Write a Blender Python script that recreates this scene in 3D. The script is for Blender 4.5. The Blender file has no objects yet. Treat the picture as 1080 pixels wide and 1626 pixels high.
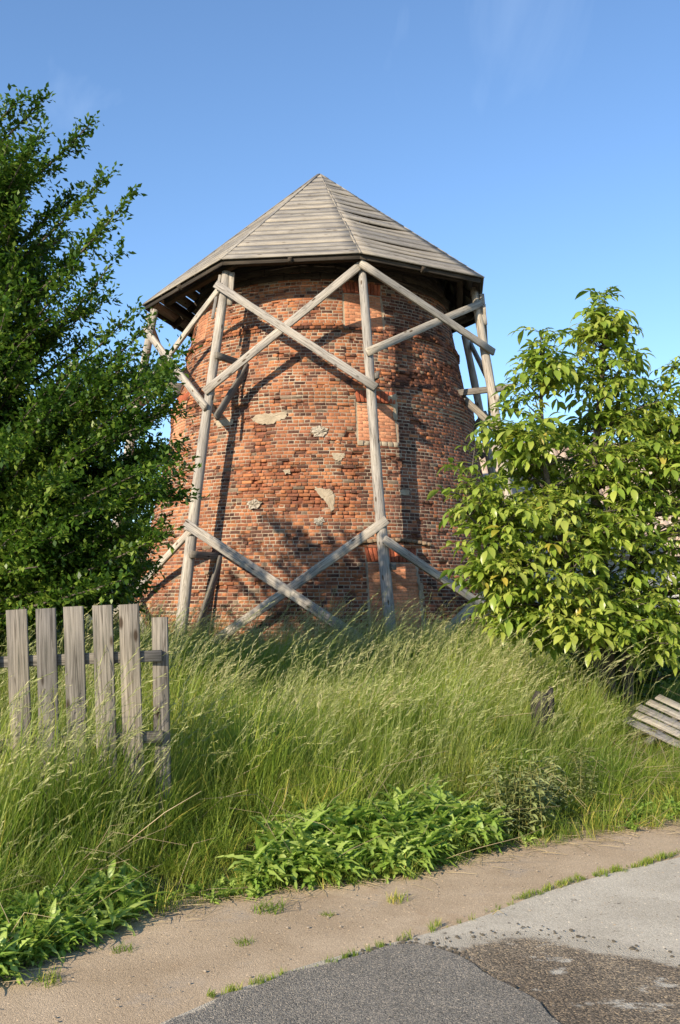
import bpy, math, random
import numpy as np
from mathutils import Vector, Matrix

random.seed(7)
rng = np.random.default_rng(7)
sc = bpy.context.scene
C = sc.collection

# ------------------------------------------------------------------ camera
EYE = 1.6
PITCH = math.radians(5.14)
FPX = 1600.0
cam_d = bpy.data.cameras.new("camera")
cam = bpy.data.objects.new("camera", cam_d)
C.objects.link(cam)
cam.location = (0, 0, EYE)
cam.rotation_euler = (math.radians(90) + PITCH, 0, 0)
cam_d.sensor_fit = 'VERTICAL'
cam_d.sensor_height = 24.0
cam_d.lens = 24.0 * FPX / 1626.0
cam_d.clip_start = 0.05
cam_d.clip_end = 2000
sc.camera = cam

# ------------------------------------------------------------------ light
SUN_AZ = math.radians(37)      # left of the line that runs back past the camera
SUN_EL = math.radians(26)
SUNV = Vector((-math.sin(SUN_AZ) * math.cos(SUN_EL), -math.cos(SUN_AZ) * math.cos(SUN_EL), math.sin(SUN_EL)))
world = bpy.data.worlds.new("World")
sc.world = world
world.use_nodes = True
wn, wl = world.node_tree.nodes, world.node_tree.links
bg = wn["Background"]
sky = wn.new("ShaderNodeTexSky")
sky.sky_type = 'NISHITA'
sky.sun_disc = False
sky.sun_elevation = SUN_EL
sky.sun_rotation = math.atan2(SUNV.x, SUNV.y)
sky.altitude = 200
sky.air_density = 1.0
sky.dust_density = 0.2
sky.ozone_density = 4.0
# thin high cloud wisps
tc = wn.new("ShaderNodeTexCoord")
mp = wn.new("ShaderNodeMapping")
mp.inputs["Scale"].default_value = (5.0, 3.0, 2.0)
mp.inputs["Rotation"].default_value = (0.3, 0.5, 0.6)
nz = wn.new("ShaderNodeTexNoise")
nz.inputs["Scale"].default_value = 1.1
nz.inputs["Detail"].default_value = 7
nz.inputs["Distortion"].default_value = 0.6
cr = wn.new("ShaderNodeValToRGB")
cr.color_ramp.elements[0].position = 0.60
cr.color_ramp.elements[0].color = (0, 0, 0, 1)
cr.color_ramp.elements[1].position = 0.95
cr.color_ramp.elements[1].color = (0.3, 0.3, 0.3, 1)
mx = wn.new("ShaderNodeMix")
mx.data_type = 'RGBA'
wl.new(tc.outputs["Generated"], mp.inputs[0])
wl.new(mp.outputs[0], nz.inputs["Vector"])
wl.new(nz.outputs["Fac"], cr.inputs[0])
wl.new(cr.outputs[0], mx.inputs[0])
hs = wn.new("ShaderNodeHueSaturation")
hs.inputs["Saturation"].default_value = 1.03
hs.inputs["Value"].default_value = 1.0
wl.new(sky.outputs[0], hs.inputs["Color"])
wl.new(hs.outputs[0], mx.inputs[6])
mx.inputs[7].default_value = (6.5, 7.5, 8.5, 1)
wl.new(mx.outputs[2], bg.inputs[0])
bg.inputs[1].default_value = 0.142

sun_d = bpy.data.lights.new("sun", 'SUN')
sun_d.energy = 5.0
sun_d.angle = math.radians(0.53)
sun_d.color = (1.0, 0.87, 0.69)
sun = bpy.data.objects.new("sun", sun_d)
C.objects.link(sun)
sun.rotation_euler = SUNV.to_track_quat('Z', 'Y').to_euler()
sun.location = (-10, -10, 20)

vs = sc.view_settings
vs.view_transform = 'Standard'
vs.look = 'None'
vs.exposure = 0.74
vs.gamma = 1.0
vs.use_curve_mapping = False
sc.cycles.max_bounces = 8
sc.cycles.transparent_max_bounces = 4
sc.cycles.use_denoising = True

# ------------------------------------------------------------------ geometry of the view, used to survey the place
cP, sP = math.cos(PITCH), math.sin(PITCH)
def ray(px, py):
    X = (px - 540) / FPX; Y = (813 - py) / FPX
    return np.array([X, cP - Y * sP, sP + Y * cP])
def atz(px, py, z=0.0):
    r = ray(px, py); return r * ((z - EYE) / r[2]) + np.array([0, 0, EYE])
def aty(px, py, y):
    r = ray(px, py); return r * (y / r[1]) + np.array([0, 0, EYE])
def proj(P):
    P = np.asarray(P, float); x, y, z = P[..., 0], P[..., 1], P[..., 2] - EYE
    d = y * cP + z * sP; u = -y * sP + z * cP
    return 540 + FPX * x / d, 813 - FPX * u / d

AX, AY = -0.36, 21.0                  # axis of the tower
def wall_r(z):
    z = np.asarray(z, float)
    return 3.70 - 0.2 * (z - 2.32) + 0.09 * np.exp(-((z - 5.45) / 0.28) ** 2)
def on_wall(px, py, off=0.0):
    r = ray(px, py); lo, hi = 10.0, 21.2
    t = np.linspace(lo, hi, 4000); P = np.array([0, 0, EYE]) + t[:, None] * r
    g = np.hypot(P[:, 0] - AX, P[:, 1] - AY) - (wall_r(P[:, 2]) + off)
    i = np.where(g < 0)[0]
    return P[i[0]] if len(i) else P[np.argmin(g)]
def cyl(th, r, z):                    # th = 0 faces the camera, positive to the right
    return np.array([AX + r * math.sin(th), AY - r * math.cos(th), z])
def wall_tz(px, py):
    P = on_wall(px, py); return math.atan2(P[0] - AX, -(P[1] - AY)), P[2]

EDGE = np.array([(-30, 5.5), (-6, 4.6), (-2.6, 3.9), (-2.1, 3.85), (-1.46, 4.5), (-1.01, 5.38), (-.49, 5.75), (.37, 6.1), (1.02, 6.7), (2.49, 7.56), (4, 8.3), (9, 10.4), (40, 22)], float)  # unseen left end set back so verge grass does not block the sun
def y_edge(x): return np.interp(x, EDGE[:, 0], EDGE[:, 1])
def smooth(t): t = np.clip(t, 0, 1); return t * t * (3 - 2 * t)
def ground_z(x, y):
    s = np.asarray(y) - y_edge(x)
    return 0.05 * smooth(s / 0.4) + 0.38 * smooth(s / 9.0)

# ------------------------------------------------------------------ mesh helpers
def mk(name, V, F, mats=None, parent=None, uv=None, col=None, smooth_=False, link=True):
    """V (n,3); F (m,4) or (m,3) int array or list of faces"""
    me = bpy.data.meshes.new(name)
    if isinstance(F, np.ndarray):
        V = np.asarray(V, np.float32)
        k = F.shape[1]
        me.vertices.add(len(V)); me.vertices.foreach_set("co", V.ravel())
        me.loops.add(F.size); me.loops.foreach_set("vertex_index", F.astype(np.int32).ravel())
        me.polygons.add(len(F))
        me.polygons.foreach_set("loop_start", np.arange(0, F.size, k, dtype=np.int32))
        me.update(calc_edges=True)
        me.validate()
    else:
        me.from_pydata([tuple(v) for v in V], [], F)
    if uv is not None:                       # per-vertex uv
        l = me.uv_layers.new(name="uv")
        idx = np.empty(len(me.loops), np.int32); me.loops.foreach_get("vertex_index", idx)
        l.data.foreach_set("uv", np.asarray(uv, np.float32)[idx].ravel())
    if col is not None:
        a = me.color_attributes.new("Col", 'FLOAT_COLOR', 'POINT')
        c = np.ones((len(me.vertices), 4), np.float32); c[:, :3] = col
        a.data.foreach_set("color", c.ravel())
    if mats is not None:
        for m in (mats if isinstance(mats, (list, tuple)) else [mats]): me.materials.append(m)
    if smooth_:
        me.polygons.foreach_set("use_smooth", np.ones(len(me.polygons), bool))
    if not link: return me
    o = bpy.data.objects.new(name, me); C.objects.link(o)
    if parent is not None: o.parent = parent; o.matrix_parent_inverse = parent.matrix_world.inverted() if False else Matrix.Translation(-Vector(parent['wpos']) if 'wpos' in parent else Vector((0, 0, 0)))
    return o
def thing(name, label, cat, loc=(0, 0, 0), group=None):
    o = bpy.data.objects.new(name, None); C.objects.link(o)
    o.empty_display_size = 0.3
    o.location = loc; o['wpos'] = tuple(float(v) for v in loc)
    o['label'] = label; o['category'] = cat
    if group: o['group'] = group
    return o
def sub_empty(name, parent):
    o = bpy.data.objects.new(name, None); C.objects.link(o); o.parent = parent
    o.matrix_parent_inverse = Matrix.Translation(-Vector(parent['wpos']))
    o['wpos'] = (0.0, 0.0, 0.0)
    return o
def tag(o, label=None, cat=None, group=None, kind=None):
    if label: o['label'] = label
    if cat: o['category'] = cat
    if group: o['group'] = group
    if kind: o['kind'] = kind
    return o

class Geo:
    def __init__(s): s.V = []; s.F = []; s.U = []; s.Cc = []; s.n = 0
    def add(s, V, F, U=None, col=None):
        V = np.asarray(V, float); F = np.asarray(F, int)
        s.V.append(V); s.F.append(F + s.n); s.n += len(V)
        s.U.append(np.zeros((len(V), 2)) if U is None else np.asarray(U, float))
        if col is not None: s.Cc.append(np.tile(np.asarray(col, float), (len(V), 1)) if np.ndim(col) == 1 else col)
    def build(s, name, mat, parent=None, smooth_=False, link=True):
        return mk(name, np.concatenate(s.V), np.concatenate(s.F), mat, parent, np.concatenate(s.U),
                  np.concatenate(s.Cc) if s.Cc else None, smooth_, link)

def board_geo(P0, P1, w, t, side, n=5, warp=0.004, taper=1.0, uo=None):
    """a sawn board from P0 to P1; width w along `side`, thickness t along the third axis"""
    P0 = np.asarray(P0, float); P1 = np.asarray(P1, float)
    L = np.linalg.norm(P1 - P0); d = (P1 - P0) / L
    side = np.asarray(side, float); side = side - d * side.dot(d); side /= np.linalg.norm(side)
    nrm = np.cross(d, side)
    uo = (random.uniform(0, 50), random.uniform(0, 50)) if uo is None else uo
    V = []; U = []
    c = min(0.004, t * 0.2)
    ws = [(-w/2 + c, -t/2), (w/2 - c, -t/2), (w/2, -t/2 + c), (w/2, t/2 - c), (w/2 - c, t/2), (-w/2 + c, t/2), (-w/2, t/2 - c), (-w/2, -t/2 + c)]
    a1, a2 = random.uniform(-1, 1) * warp, random.uniform(-1, 1) * warp
    for i in range(n + 1):
        f = i / n
        off = nrm * (a1 * math.sin(math.pi * f) + random.uniform(-.2, .2) * warp) + side * (a2 * math.sin(math.pi * f) + random.uniform(-.3, .3) * warp)
        ww = 1 + (taper - 1) * f
        for k, (a, b) in enumerate(ws):
            V.append(P0 + d * L * f + side * a * ww + nrm * b + off)
            U.append((uo[0] + L * f, uo[1] + (a if k in (0, 1, 4, 5) else a + b) + (0.37 if b > 0 else 0)))
    F = []
    for i in range(n):
        for k in range(8):
            k2 = (k + 1) % 8
            F.append((i*8 + k, i*8 + k2, i*8 + 8 + k2, i*8 + 8 + k))
    F = F + [(0, 3, 2, 1), (0, 5, 4, 3), (0, 7, 6, 5)]
    m = n * 8
    F = F + [(m, m+1, m+2, m+3), (m, m+3, m+4, m+5), (m, m+5, m+6, m+7)]
    return np.array(V), np.array(F), np.array(U)
def board(name, P0, P1, w, t, side, mat, parent=None, **k):
    V, F, U = board_geo(P0, P1, w, t, side, **k)
    return mk(name, V, F, mat, parent, U)

def tube_geo(P, R, k=8, rough=0.0, seed=0):
    P = np.asarray(P, float); n = len(P)
    R = np.full(n, R) if np.ndim(R) == 0 else np.asarray(R, float)
    T = np.gradient(P, axis=0); T /= np.linalg.norm(T, axis=1)[:, None] + 1e-9
    ref = np.array([0.3, 0.9, 0.1]) if abs(T[0].dot([0.3, 0.9, 0.1])) < 0.9 else np.array([1., 0, 0])
    V = np.zeros((n, k, 3)); U = np.zeros((n, k, 2)); lg = 0; uo = random.uniform(0, 50)
    for i in range(n):
        a = np.cross(T[i], ref); a /= np.linalg.norm(a); b = np.cross(T[i], a)
        if i: lg += np.linalg.norm(P[i] - P[i-1])
        for j in range(k):
            q = 2 * math.pi * j / k
            r = R[i] * (1 + rough * (random.random() - .5) * 2)
            V[i, j] = P[i] + r * (math.cos(q) * a + math.sin(q) * b)
            U[i, j] = (uo + lg, min(j, k - j) * 2 * math.pi * R[i] / k)
    F = []
    for i in range(n - 1):
        for j in range(k):
            j2 = (j + 1) % k
            F.append((i*k + j, i*k + j2, i*k + k + j2, i*k + k + j))
    V = V.reshape(-1, 3)
    if k % 2 == 0:
        for base in (0, (n-1) * k):
            for j in range(1, k - 1, 2):
                F.append((base, base + j, base + j + 1, base + (j + 2) % k) if base else (base, base + (j + 2) % k, base + j + 1, base + j))
    return V, np.array([f for f in F if len(set(f)) == 4] + []), U.reshape(-1, 2)

# ------------------------------------------------------------------ materials
def new_mat(name):
    m = bpy.data.materials.new(name); m.use_nodes = True
    nt = m.node_tree; b = nt.nodes["Principled BSDF"]
    b.inputs["Roughness"].default_value = 0.9
    b.inputs["Specular IOR Level"].default_value = 0.2
    return m, nt.nodes, nt.links, b
def N(ns, t, **k):
    n = ns.new(t)
    for a, v in k.items():
        if hasattr(n, a): setattr(n, a, v)
        else: n.inputs[a].default_value = v
    return n
def ramp(ns, pts):
    r = ns.new("ShaderNodeValToRGB"); e = r.color_ramp.elements
    while len(e) < len(pts): e.new(0.5)
    for i, (p, c) in enumerate(pts):
        e[i].position = p; e[i].color = (*c, 1) if len(c) == 3 else c
    return r
def mixc(ns, ls, a, b, fac, mode='MIX'):
    m = ns.new("ShaderNodeMix"); m.data_type = 'RGBA'; m.blend_type = mode
    for s, v in ((0, fac), (6, a), (7, b)):
        if hasattr(v, 'is_output'): ls.new(v, m.inputs[s])
        elif s == 0: m.inputs[0].default_value = v
        else: m.inputs[s].default_value = (*v, 1)
    return m.outputs[2]
def bump(ns, ls, b, h, strength, dist):
    bp = ns.new("ShaderNodeBump"); bp.inputs["Strength"].default_value = strength; bp.inputs["Distance"].default_value = dist
    ls.new(h, bp.inputs["Height"]); ls.new(bp.outputs[0], b.inputs["Normal"])

def wood_mat(name, light, mid, dark, knots=True):
    m, ns, ls, b = new_mat(name)
    tc = ns.new("ShaderNodeTexCoord")
    m1 = ns.new("ShaderNodeMapping"); m1.inputs["Scale"].default_value = (2.2, 75, 1); ls.new(tc.outputs["UV"], m1.inputs[0])
    n1 = N(ns, "ShaderNodeTexNoise", Scale=1.0, Detail=6.0, Roughness=0.65, Distortion=0.5); ls.new(m1.outputs[0], n1.inputs[0])
    m2 = ns.new("ShaderNodeMapping"); m2.inputs["Scale"].default_value = (0.9, 3, 1); ls.new(tc.outputs["UV"], m2.inputs[0])
    n2 = N(ns, "ShaderNodeTexNoise", Scale=1.3, Detail=4.0); ls.new(m2.outputs[0], n2.inputs[0])
    r1 = ramp(ns, [(0.3, dark), (0.5, mid), (0.68, light)]); ls.new(n1.outputs[0], r1.inputs[0])
    r2 = ramp(ns, [(0.3, (0.62, 0.62, 0.64)), (0.7, (1.12, 1.08, 1.0))]); ls.new(n2.outputs[0], r2.inputs[0])
    c = mixc(ns, ls, r1.outputs[0], r2.outputs[0], 1.0, 'MULTIPLY')
    oi = ns.new("ShaderNodeObjectInfo")
    r3 = ramp(ns, [(0, (0.78, 0.78, 0.8)), (0.5, (1, 0.98, 0.95)), (1, (1.15, 1.1, 1.02))]); ls.new(oi.outputs["Random"], r3.inputs[0])
    c = mixc(ns, ls, c, r3.outputs[0], 1.0, 'MULTIPLY')
    if knots:
        m3 = ns.new("ShaderNodeMapping"); m3.inputs["Scale"].default_value = (2.6, 7.5, 1); ls.new(tc.outputs["UV"], m3.inputs[0])
        v = N(ns, "ShaderNodeTexVoronoi", Scale=1.0, Randomness=1.0); ls.new(m3.outputs[0], v.inputs[0])
        r4 = ramp(ns, [(0.10, (0.28, 0.22, 0.17)), (0.15, (1, 1, 1))]); ls.new(v.outputs["Distance"], r4.inputs[0])
        c = mixc(ns, ls, c, r4.outputs[0], 1.0, 'MULTIPLY')
    m5 = ns.new("ShaderNodeMapping"); m5.inputs["Scale"].default_value = (1.1, 26, 1); ls.new(tc.outputs["UV"], m5.inputs[0])
    n5 = N(ns, "ShaderNodeTexNoise", Scale=1.0, Detail=3.0, Roughness=0.5, Distortion=0.3); ls.new(m5.outputs[0], n5.inputs[0])
    r5 = ramp(ns, [(0.475, (1, 1, 1)), (0.495, (0.38, 0.36, 0.34)), (0.505, (0.38, 0.36, 0.34)), (0.525, (1, 1, 1))]); ls.new(n5.outputs[0], r5.inputs[0])
    c = mixc(ns, ls, c, mixc(ns, ls, c, r5.outputs[0], 1.0, 'MULTIPLY'), 0.75)
    ls.new(c, b.inputs["Base Color"])
    bump(ns, ls, b, n1.outputs[0], 0.6, 0.004)
    return m
WOOD = wood_mat("weathered_wood", (0.50, 0.475, 0.43), (0.385, 0.36, 0.32), (0.15, 0.138, 0.12))
ROOFW = wood_mat("roof_board_wood", (0.41, 0.385, 0.345), (0.32, 0.30, 0.265), (0.16, 0.148, 0.13))
DARKW = wood_mat("dark_wood", (0.09, 0.075, 0.06), (0.06, 0.05, 0.04), (0.03, 0.025, 0.02), False)  # much darker wood for rafters, eave boards, wall plates and curb rings
FENCEW = wood_mat("grey_fence_wood", (0.28, 0.262, 0.232), (0.19, 0.176, 0.155), (0.06, 0.062, 0.052))

def brick_mat():
    m, ns, ls, b = new_mat("old_brick")
    at = N(ns, "ShaderNodeAttribute", attribute_name="Col")
    tc = ns.new("ShaderNodeTexCoord")
    n1 = N(ns, "ShaderNodeTexNoise", Scale=26.0, Detail=6.0, Roughness=0.7); ls.new(tc.outputs["Object"], n1.inputs[0])
    r1 = ramp(ns, [(0.3, (0.68, 0.65, 0.64)), (0.52, (1, 1, 1)), (0.75, (1.2, 1.2, 1.18))]); ls.new(n1.outputs[0], r1.inputs[0])
    c = mixc(ns, ls, at.outputs["Color"], r1.outputs[0], 1.0, 'MULTIPLY')
    n2 = N(ns, "ShaderNodeTexNoise", Scale=1.6, Detail=5.0, Roughness=0.6); ls.new(tc.outputs["Object"], n2.inputs[0])
    r2 = ramp(ns, [(0.35, (0.62, 0.58, 0.56)), (0.6, (1.05, 1.02, 1.0))]); ls.new(n2.outputs[0], r2.inputs[0])
    c = mixc(ns, ls, c, r2.outputs[0], 1.0, 'MULTIPLY')
    n3 = N(ns, "ShaderNodeTexNoise", Scale=11.0, Detail=8.0, Roughness=0.75); ls.new(tc.outputs["Object"], n3.inputs[0])
    r3 = ramp(ns, [(0.64, (0, 0, 0)), (0.76, (0.45, 0.45, 0.45))]); ls.new(n3.outputs[0], r3.inputs[0])
    c = mixc(ns, ls, c, (0.42, 0.34, 0.24), r3.outputs[0])
    ls.new(c, b.inputs["Base Color"])
    n4 = N(ns, "ShaderNodeTexNoise", Scale=45.0, Detail=5.0, Roughness=0.7); ls.new(tc.outputs["Object"], n4.inputs[0])
    bump(ns, ls, b, n4.outputs[0], 0.8, 0.012)
    return m
BRICK = brick_mat()
def rough_mat(name, c1, c2, scale, bs=0.5, bd=0.01, c3=None, s3=None):
    m, ns, ls, b = new_mat(name)
    tc = ns.new("ShaderNodeTexCoord")
    n1 = N(ns, "ShaderNodeTexNoise", Scale=scale, Detail=7.0, Roughness=0.65); ls.new(tc.outputs["Object"], n1.inputs[0])
    r1 = ramp(ns, [(0.35, c1), (0.65, c2)]); ls.new(n1.outputs[0], r1.inputs[0])
    c = r1.outputs[0]
    if c3:
        n3 = N(ns, "ShaderNodeTexNoise", Scale=s3, Detail=4.0); ls.new(tc.outputs["Object"], n3.inputs[0])
        r3 = ramp(ns, [(0.45, (0, 0, 0)), (0.65, (1, 1, 1))]); ls.new(n3.outputs[0], r3.inputs[0])
        c = mixc(ns, ls, c, c3, r3.outputs[0])
    ls.new(c, b.inputs["Base Color"])
    n4 = N(ns, "ShaderNodeTexNoise", Scale=scale * 4, Detail=5.0); ls.new(tc.outputs["Object"], n4.inputs[0])
    bump(ns, ls, b, n4.outputs[0], bs, bd)
    return m
MORTAR = rough_mat("lime_mortar", (0.26, 0.20, 0.14), (0.42, 0.35, 0.25), 9, 0.6, 0.01, (0.24, 0.16, 0.11), 2.2)
_n, _l = MORTAR.node_tree.nodes, MORTAR.node_tree.links
_b = _n["Principled BSDF"]; _s = _b.inputs["Base Color"].links[0].from_socket
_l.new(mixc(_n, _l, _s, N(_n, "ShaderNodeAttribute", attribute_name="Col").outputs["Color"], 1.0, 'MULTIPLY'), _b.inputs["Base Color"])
PLASTER = rough_mat("old_render", (0.27, 0.215, 0.145), (0.37, 0.305, 0.215), 7, 0.5, 0.01)
PALEPL = rough_mat("pale_lime_lumps", (0.32, 0.27, 0.20), (0.47, 0.41, 0.32), 14, 1.0, 0.03)
GREYPL = rough_mat("grey_house_render", (0.36, 0.35, 0.33), (0.46, 0.45, 0.43), 3, 0.3, 0.01)
TILE = rough_mat("pale_roof_tile", (0.36, 0.27, 0.20), (0.52, 0.42, 0.33), 5, 0.5, 0.01, (0.28, 0.2, 0.15), 1.2)
BARK = rough_mat("bark", (0.055, 0.045, 0.035), (0.14, 0.115, 0.09), 14, 1.0, 0.02)
CHAR = rough_mat("charred_wood", (0.02, 0.018, 0.016), (0.07, 0.06, 0.05), 20, 1.0, 0.02)
CRUMB = rough_mat("tar_crumb", (0.07, 0.06, 0.045), (0.14, 0.12, 0.09), 12, 0.5, 0.01)
STONE = rough_mat("pebble", (0.26, 0.205, 0.145), (0.46, 0.38, 0.285), 12, 0.5, 0.01)

def leaf_mat(name, cols, trans=0.35, tcol=(0.25, 0.42, 0.05), rough=0.5, spec=0.35, nscale=2.0, base_dark=None, ginst=True):
    m, ns, ls, b = new_mat(name)
    at = N(ns, "ShaderNodeAttribute", attribute_name="Col")
    oi = ns.new("ShaderNodeObjectInfo")
    geo = ns.new("ShaderNodeNewGeometry")
    n1 = N(ns, "ShaderNodeTexNoise", Scale=nscale, Detail=3.0); ls.new(geo.outputs["Position"], n1.inputs[0])
    ad = N(ns, "ShaderNodeMath", operation='ADD'); ls.new(n1.outputs[0], ad.inputs[0])
    ml = N(ns, "ShaderNodeMath", operation='MULTIPLY_ADD')
    ls.new(oi.outputs["Random"] if ginst else geo.outputs["Random Per Island"], ml.inputs[0]); ml.inputs[1].default_value = 0.5; ml.inputs[2].default_value = -0.25
    ls.new(ml.outputs[0], ad.inputs[1])
    r1 = ramp(ns, [(0.25 + 0.5 * i / (len(cols) - 1), c) for i, c in enumerate(cols)]); ls.new(ad.outputs[0], r1.inputs[0])
    c = mixc(ns, ls, r1.outputs[0], at.outputs["Color"], 1.0, 'MULTIPLY')
    ls.new(c, b.inputs["Base Color"])
    b.inputs["Roughness"].default_value = rough; b.inputs["Specular IOR Level"].default_value = spec
    tr = ns.new("ShaderNodeBsdfTranslucent")
    c2 = mixc(ns, ls, c, tcol, 0.5)
    ls.new(c2, tr.inputs[0])
    ms = ns.new("ShaderNodeMixShader"); ms.inputs[0].default_value = trans
    ls.new(b.outputs[0], ms.inputs[1]); ls.new(tr.outputs[0], ms.inputs[2])
    ls.new(ms.outputs[0], ns["Material Output"].inputs[0])
    return m
GRASS = leaf_mat("meadow_grass", [(0.15, 0.225, 0.028), (0.24, 0.32, 0.04), (0.37, 0.405, 0.07)], 0.48, (0.30, 0.46, 0.05), nscale=0.9)
STRAW = leaf_mat("seed_heads", [(0.27, 0.29, 0.10), (0.37, 0.37, 0.15), (0.46, 0.41, 0.21)], 0.3, (0.5, 0.42, 0.2), nscale=0.8)
DRY = leaf_mat("dry_straw", [(0.36, 0.28, 0.15), (0.5, 0.4, 0.24)], 0.15, (0.5, 0.4, 0.2))
WEED = leaf_mat("broad_weed_leaf", [(0.16, 0.25, 0.035), (0.26, 0.36, 0.06), (0.36, 0.44, 0.11)], 0.42, (0.25, 0.5, 0.05), 0.4, 0.5, 3)
NETTLE = leaf_mat("nettle_leaf", [(0.15, 0.18, 0.055), (0.25, 0.27, 0.11)], 0.2, (0.2, 0.3, 0.07), 0.7, 0.2, 3)
PLUM = leaf_mat("dark_tree_leaf", [(0.024, 0.058, 0.008), (0.06, 0.12, 0.013), (0.17, 0.235, 0.03)], 0.3, (0.12, 0.3, 0.02), 0.45, 0.4, 1.2, ginst=False)
LIGHTLEAF = leaf_mat("light_tree_leaf", [(0.10, 0.20, 0.03), (0.16, 0.28, 0.04), (0.24, 0.34, 0.06)], 0.4, (0.3, 0.5, 0.05), 0.5, 0.3, 1.2, ginst=False)
WALNUT = leaf_mat("walnut_leaf", [(0.15, 0.23, 0.03), (0.26, 0.35, 0.045), (0.42, 0.46, 0.09)], 0.42, (0.3, 0.45, 0.04), 0.33, 0.5, 2.0, ginst=False)

def speck_mat(name, base1, base2, peb, pscale, big=2.0, bs=0.6, extra=None, rough=0.95):
    m, ns, ls, b = new_mat(name)
    tc = ns.new("ShaderNodeTexCoord"); P = tc.outputs["Object"]
    n1 = N(ns, "ShaderNodeTexNoise", Scale=big, Detail=6.0, Roughness=0.6); ls.new(P, n1.inputs[0])
    r1 = ramp(ns, [(0.35, base1), (0.65, base2)]); ls.new(n1.outputs[0], r1.inputs[0])
    v = N(ns, "ShaderNodeTexVoronoi", Scale=pscale); ls.new(P, v.inputs[0])
    sp = ns.new("ShaderNodeSeparateColor"); ls.new(v.outputs["Color"], sp.inputs[0])
    r2 = ramp(ns, peb); r2.color_ramp.interpolation = 'LINEAR'; ls.new(sp.outputs[0], r2.inputs[0])
    r3 = ramp(ns, [(0.25, (1, 1, 1)), (0.5, (0, 0, 0))]); ls.new(v.outputs["Distance"], r3.inputs[0])
    c = mixc(ns, ls, r1.outputs[0], r2.outputs[0], 1.0, 'MULTIPLY')
    v2 = N(ns, "ShaderNodeTexVoronoi", Scale=pscale * 0.28); ls.new(P, v2.inputs[0])
    s2 = ns.new("ShaderNodeSeparateColor"); ls.new(v2.outputs["Color"], s2.inputs[0])
    r4 = ramp(ns, [(0.0, (0.55, 0.5, 0.45)), (0.06, (0.6, 0.55, 0.5)), (0.08, (1, 1, 1)), (0.93, (1, 1, 1)), (0.95, (1.8, 1.7, 1.55))]); ls.new(s2.outputs[0], r4.inputs[0])
    r5 = ramp(ns, [(0.2, (1, 1, 1)), (0.3, (0, 0, 0))]); ls.new(v2.outputs["Distance"], r5.inputs[0])
    c = mixc(ns, ls, c, mixc(ns, ls, c, r4.outputs[0], 1.0, 'MULTIPLY'), r5.outputs[0])
    if extra: c = extra(ns, ls, P, c)
    ls.new(c, b.inputs["Base Color"])
    b.inputs["Roughness"].default_value = rough
    nn = N(ns, "ShaderNodeTexNoise", Scale=pscale * 0.6, Detail=5.0, Roughness=0.7); ls.new(P, nn.inputs[0])
    h = ns.new("ShaderNodeMath"); h.operation = 'SUBTRACT'; ls.new(nn.outputs[0], h.inputs[0]); ls.new(v.outputs["Distance"], h.inputs[1])
    bump(ns, ls, b, h.outputs[0], bs, 0.008)
    return m
def blotch(col, scale, lo, hi, amt=1.0, vec=(1, 1, 1), det=6.0):
    def f(ns, ls, P, c):
        mpn = ns.new("ShaderNodeMapping"); mpn.inputs["Scale"].default_value = vec; ls.new(P, mpn.inputs[0])
        n = N(ns, "ShaderNodeTexNoise", Scale=scale, Detail=det, Roughness=0.7); ls.new(mpn.outputs[0], n.inputs[0])
        r = ramp(ns, [(lo, (0, 0, 0)), (hi, (amt, amt, amt))]); ls.new(n.outputs[0], r.inputs[0])
        return mixc(ns, ls, c, col, r.outputs[0])
    return f
def chain(*fs):
    def f(ns, ls, P, c):
        for g in fs: c = g(ns, ls, P, c)
        return c
    return f
PATHM = speck_mat("sandy_dirt", (0.35, 0.26, 0.165), (0.45, 0.345, 0.23), [(0, (0.80, 0.8, 0.8)), (0.8, (1.05, 1.05, 1.05)), (1, (1.2, 1.2, 1.2))], 170, 1.6, 0.35,
                  chain(blotch((0.28, 0.17, 0.085), 1.1, 0.56, 0.75, 0.7), blotch((0.30, 0.27, 0.23), 2.3, 0.56, 0.72, 0.5)))
ASPH = speck_mat("grey_asphalt", (0.195, 0.18, 0.155), (0.245, 0.226, 0.195), [(0, (0.45, 0.45, 0.45)), (0.5, (1, 1, 1)), (0.85, (1.4, 1.35, 1.25)), (1, (2.2, 2.0, 1.8))], 190, 2.5, 1.0)
def fade_to_concrete(ns, ls, P, c):
    at = N(ns, "ShaderNodeAttribute", attribute_name="Col")
    n = N(ns, "ShaderNodeTexNoise", Scale=14.0, Detail=9.0, Roughness=0.8); ls.new(P, n.inputs[0])
    n0 = N(ns, "ShaderNodeTexNoise", Scale=3.0, Detail=3.0); ls.new(P, n0.inputs[0])
    sp = ns.new("ShaderNodeSeparateColor"); ls.new(at.outputs["Color"], sp.inputs[0])
    a1 = N(ns, "ShaderNodeMath", operation='ADD'); ls.new(sp.outputs[0], a1.inputs[0]); ls.new(n.outputs[0], a1.inputs[1])
    a2 = N(ns, "ShaderNodeMath", operation='ADD'); ls.new(a1.outputs[0], a2.inputs[0]); ls.new(n0.outputs[0], a2.inputs[1])
    r = ramp(ns, [(0.70, (0, 0, 0)), (0.80, (1, 1, 1))])
    a3 = N(ns, "ShaderNodeMath", operation='MULTIPLY'); ls.new(a2.outputs[0], a3.inputs[0]); a3.inputs[1].default_value = 0.5; ls.new(a3.outputs[0], r.inputs[0])
    n2 = N(ns, "ShaderNodeTexNoise", Scale=2.2, Detail=6.0); ls.new(P, n2.inputs[0])
    r2 = ramp(ns, [(0.35, (0.38, 0.335, 0.26)), (0.65, (0.48, 0.43, 0.34))]); ls.new(n2.outputs[0], r2.inputs[0])
    return mixc(ns, ls, r2.outputs[0], c, r.outputs[0])
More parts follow.
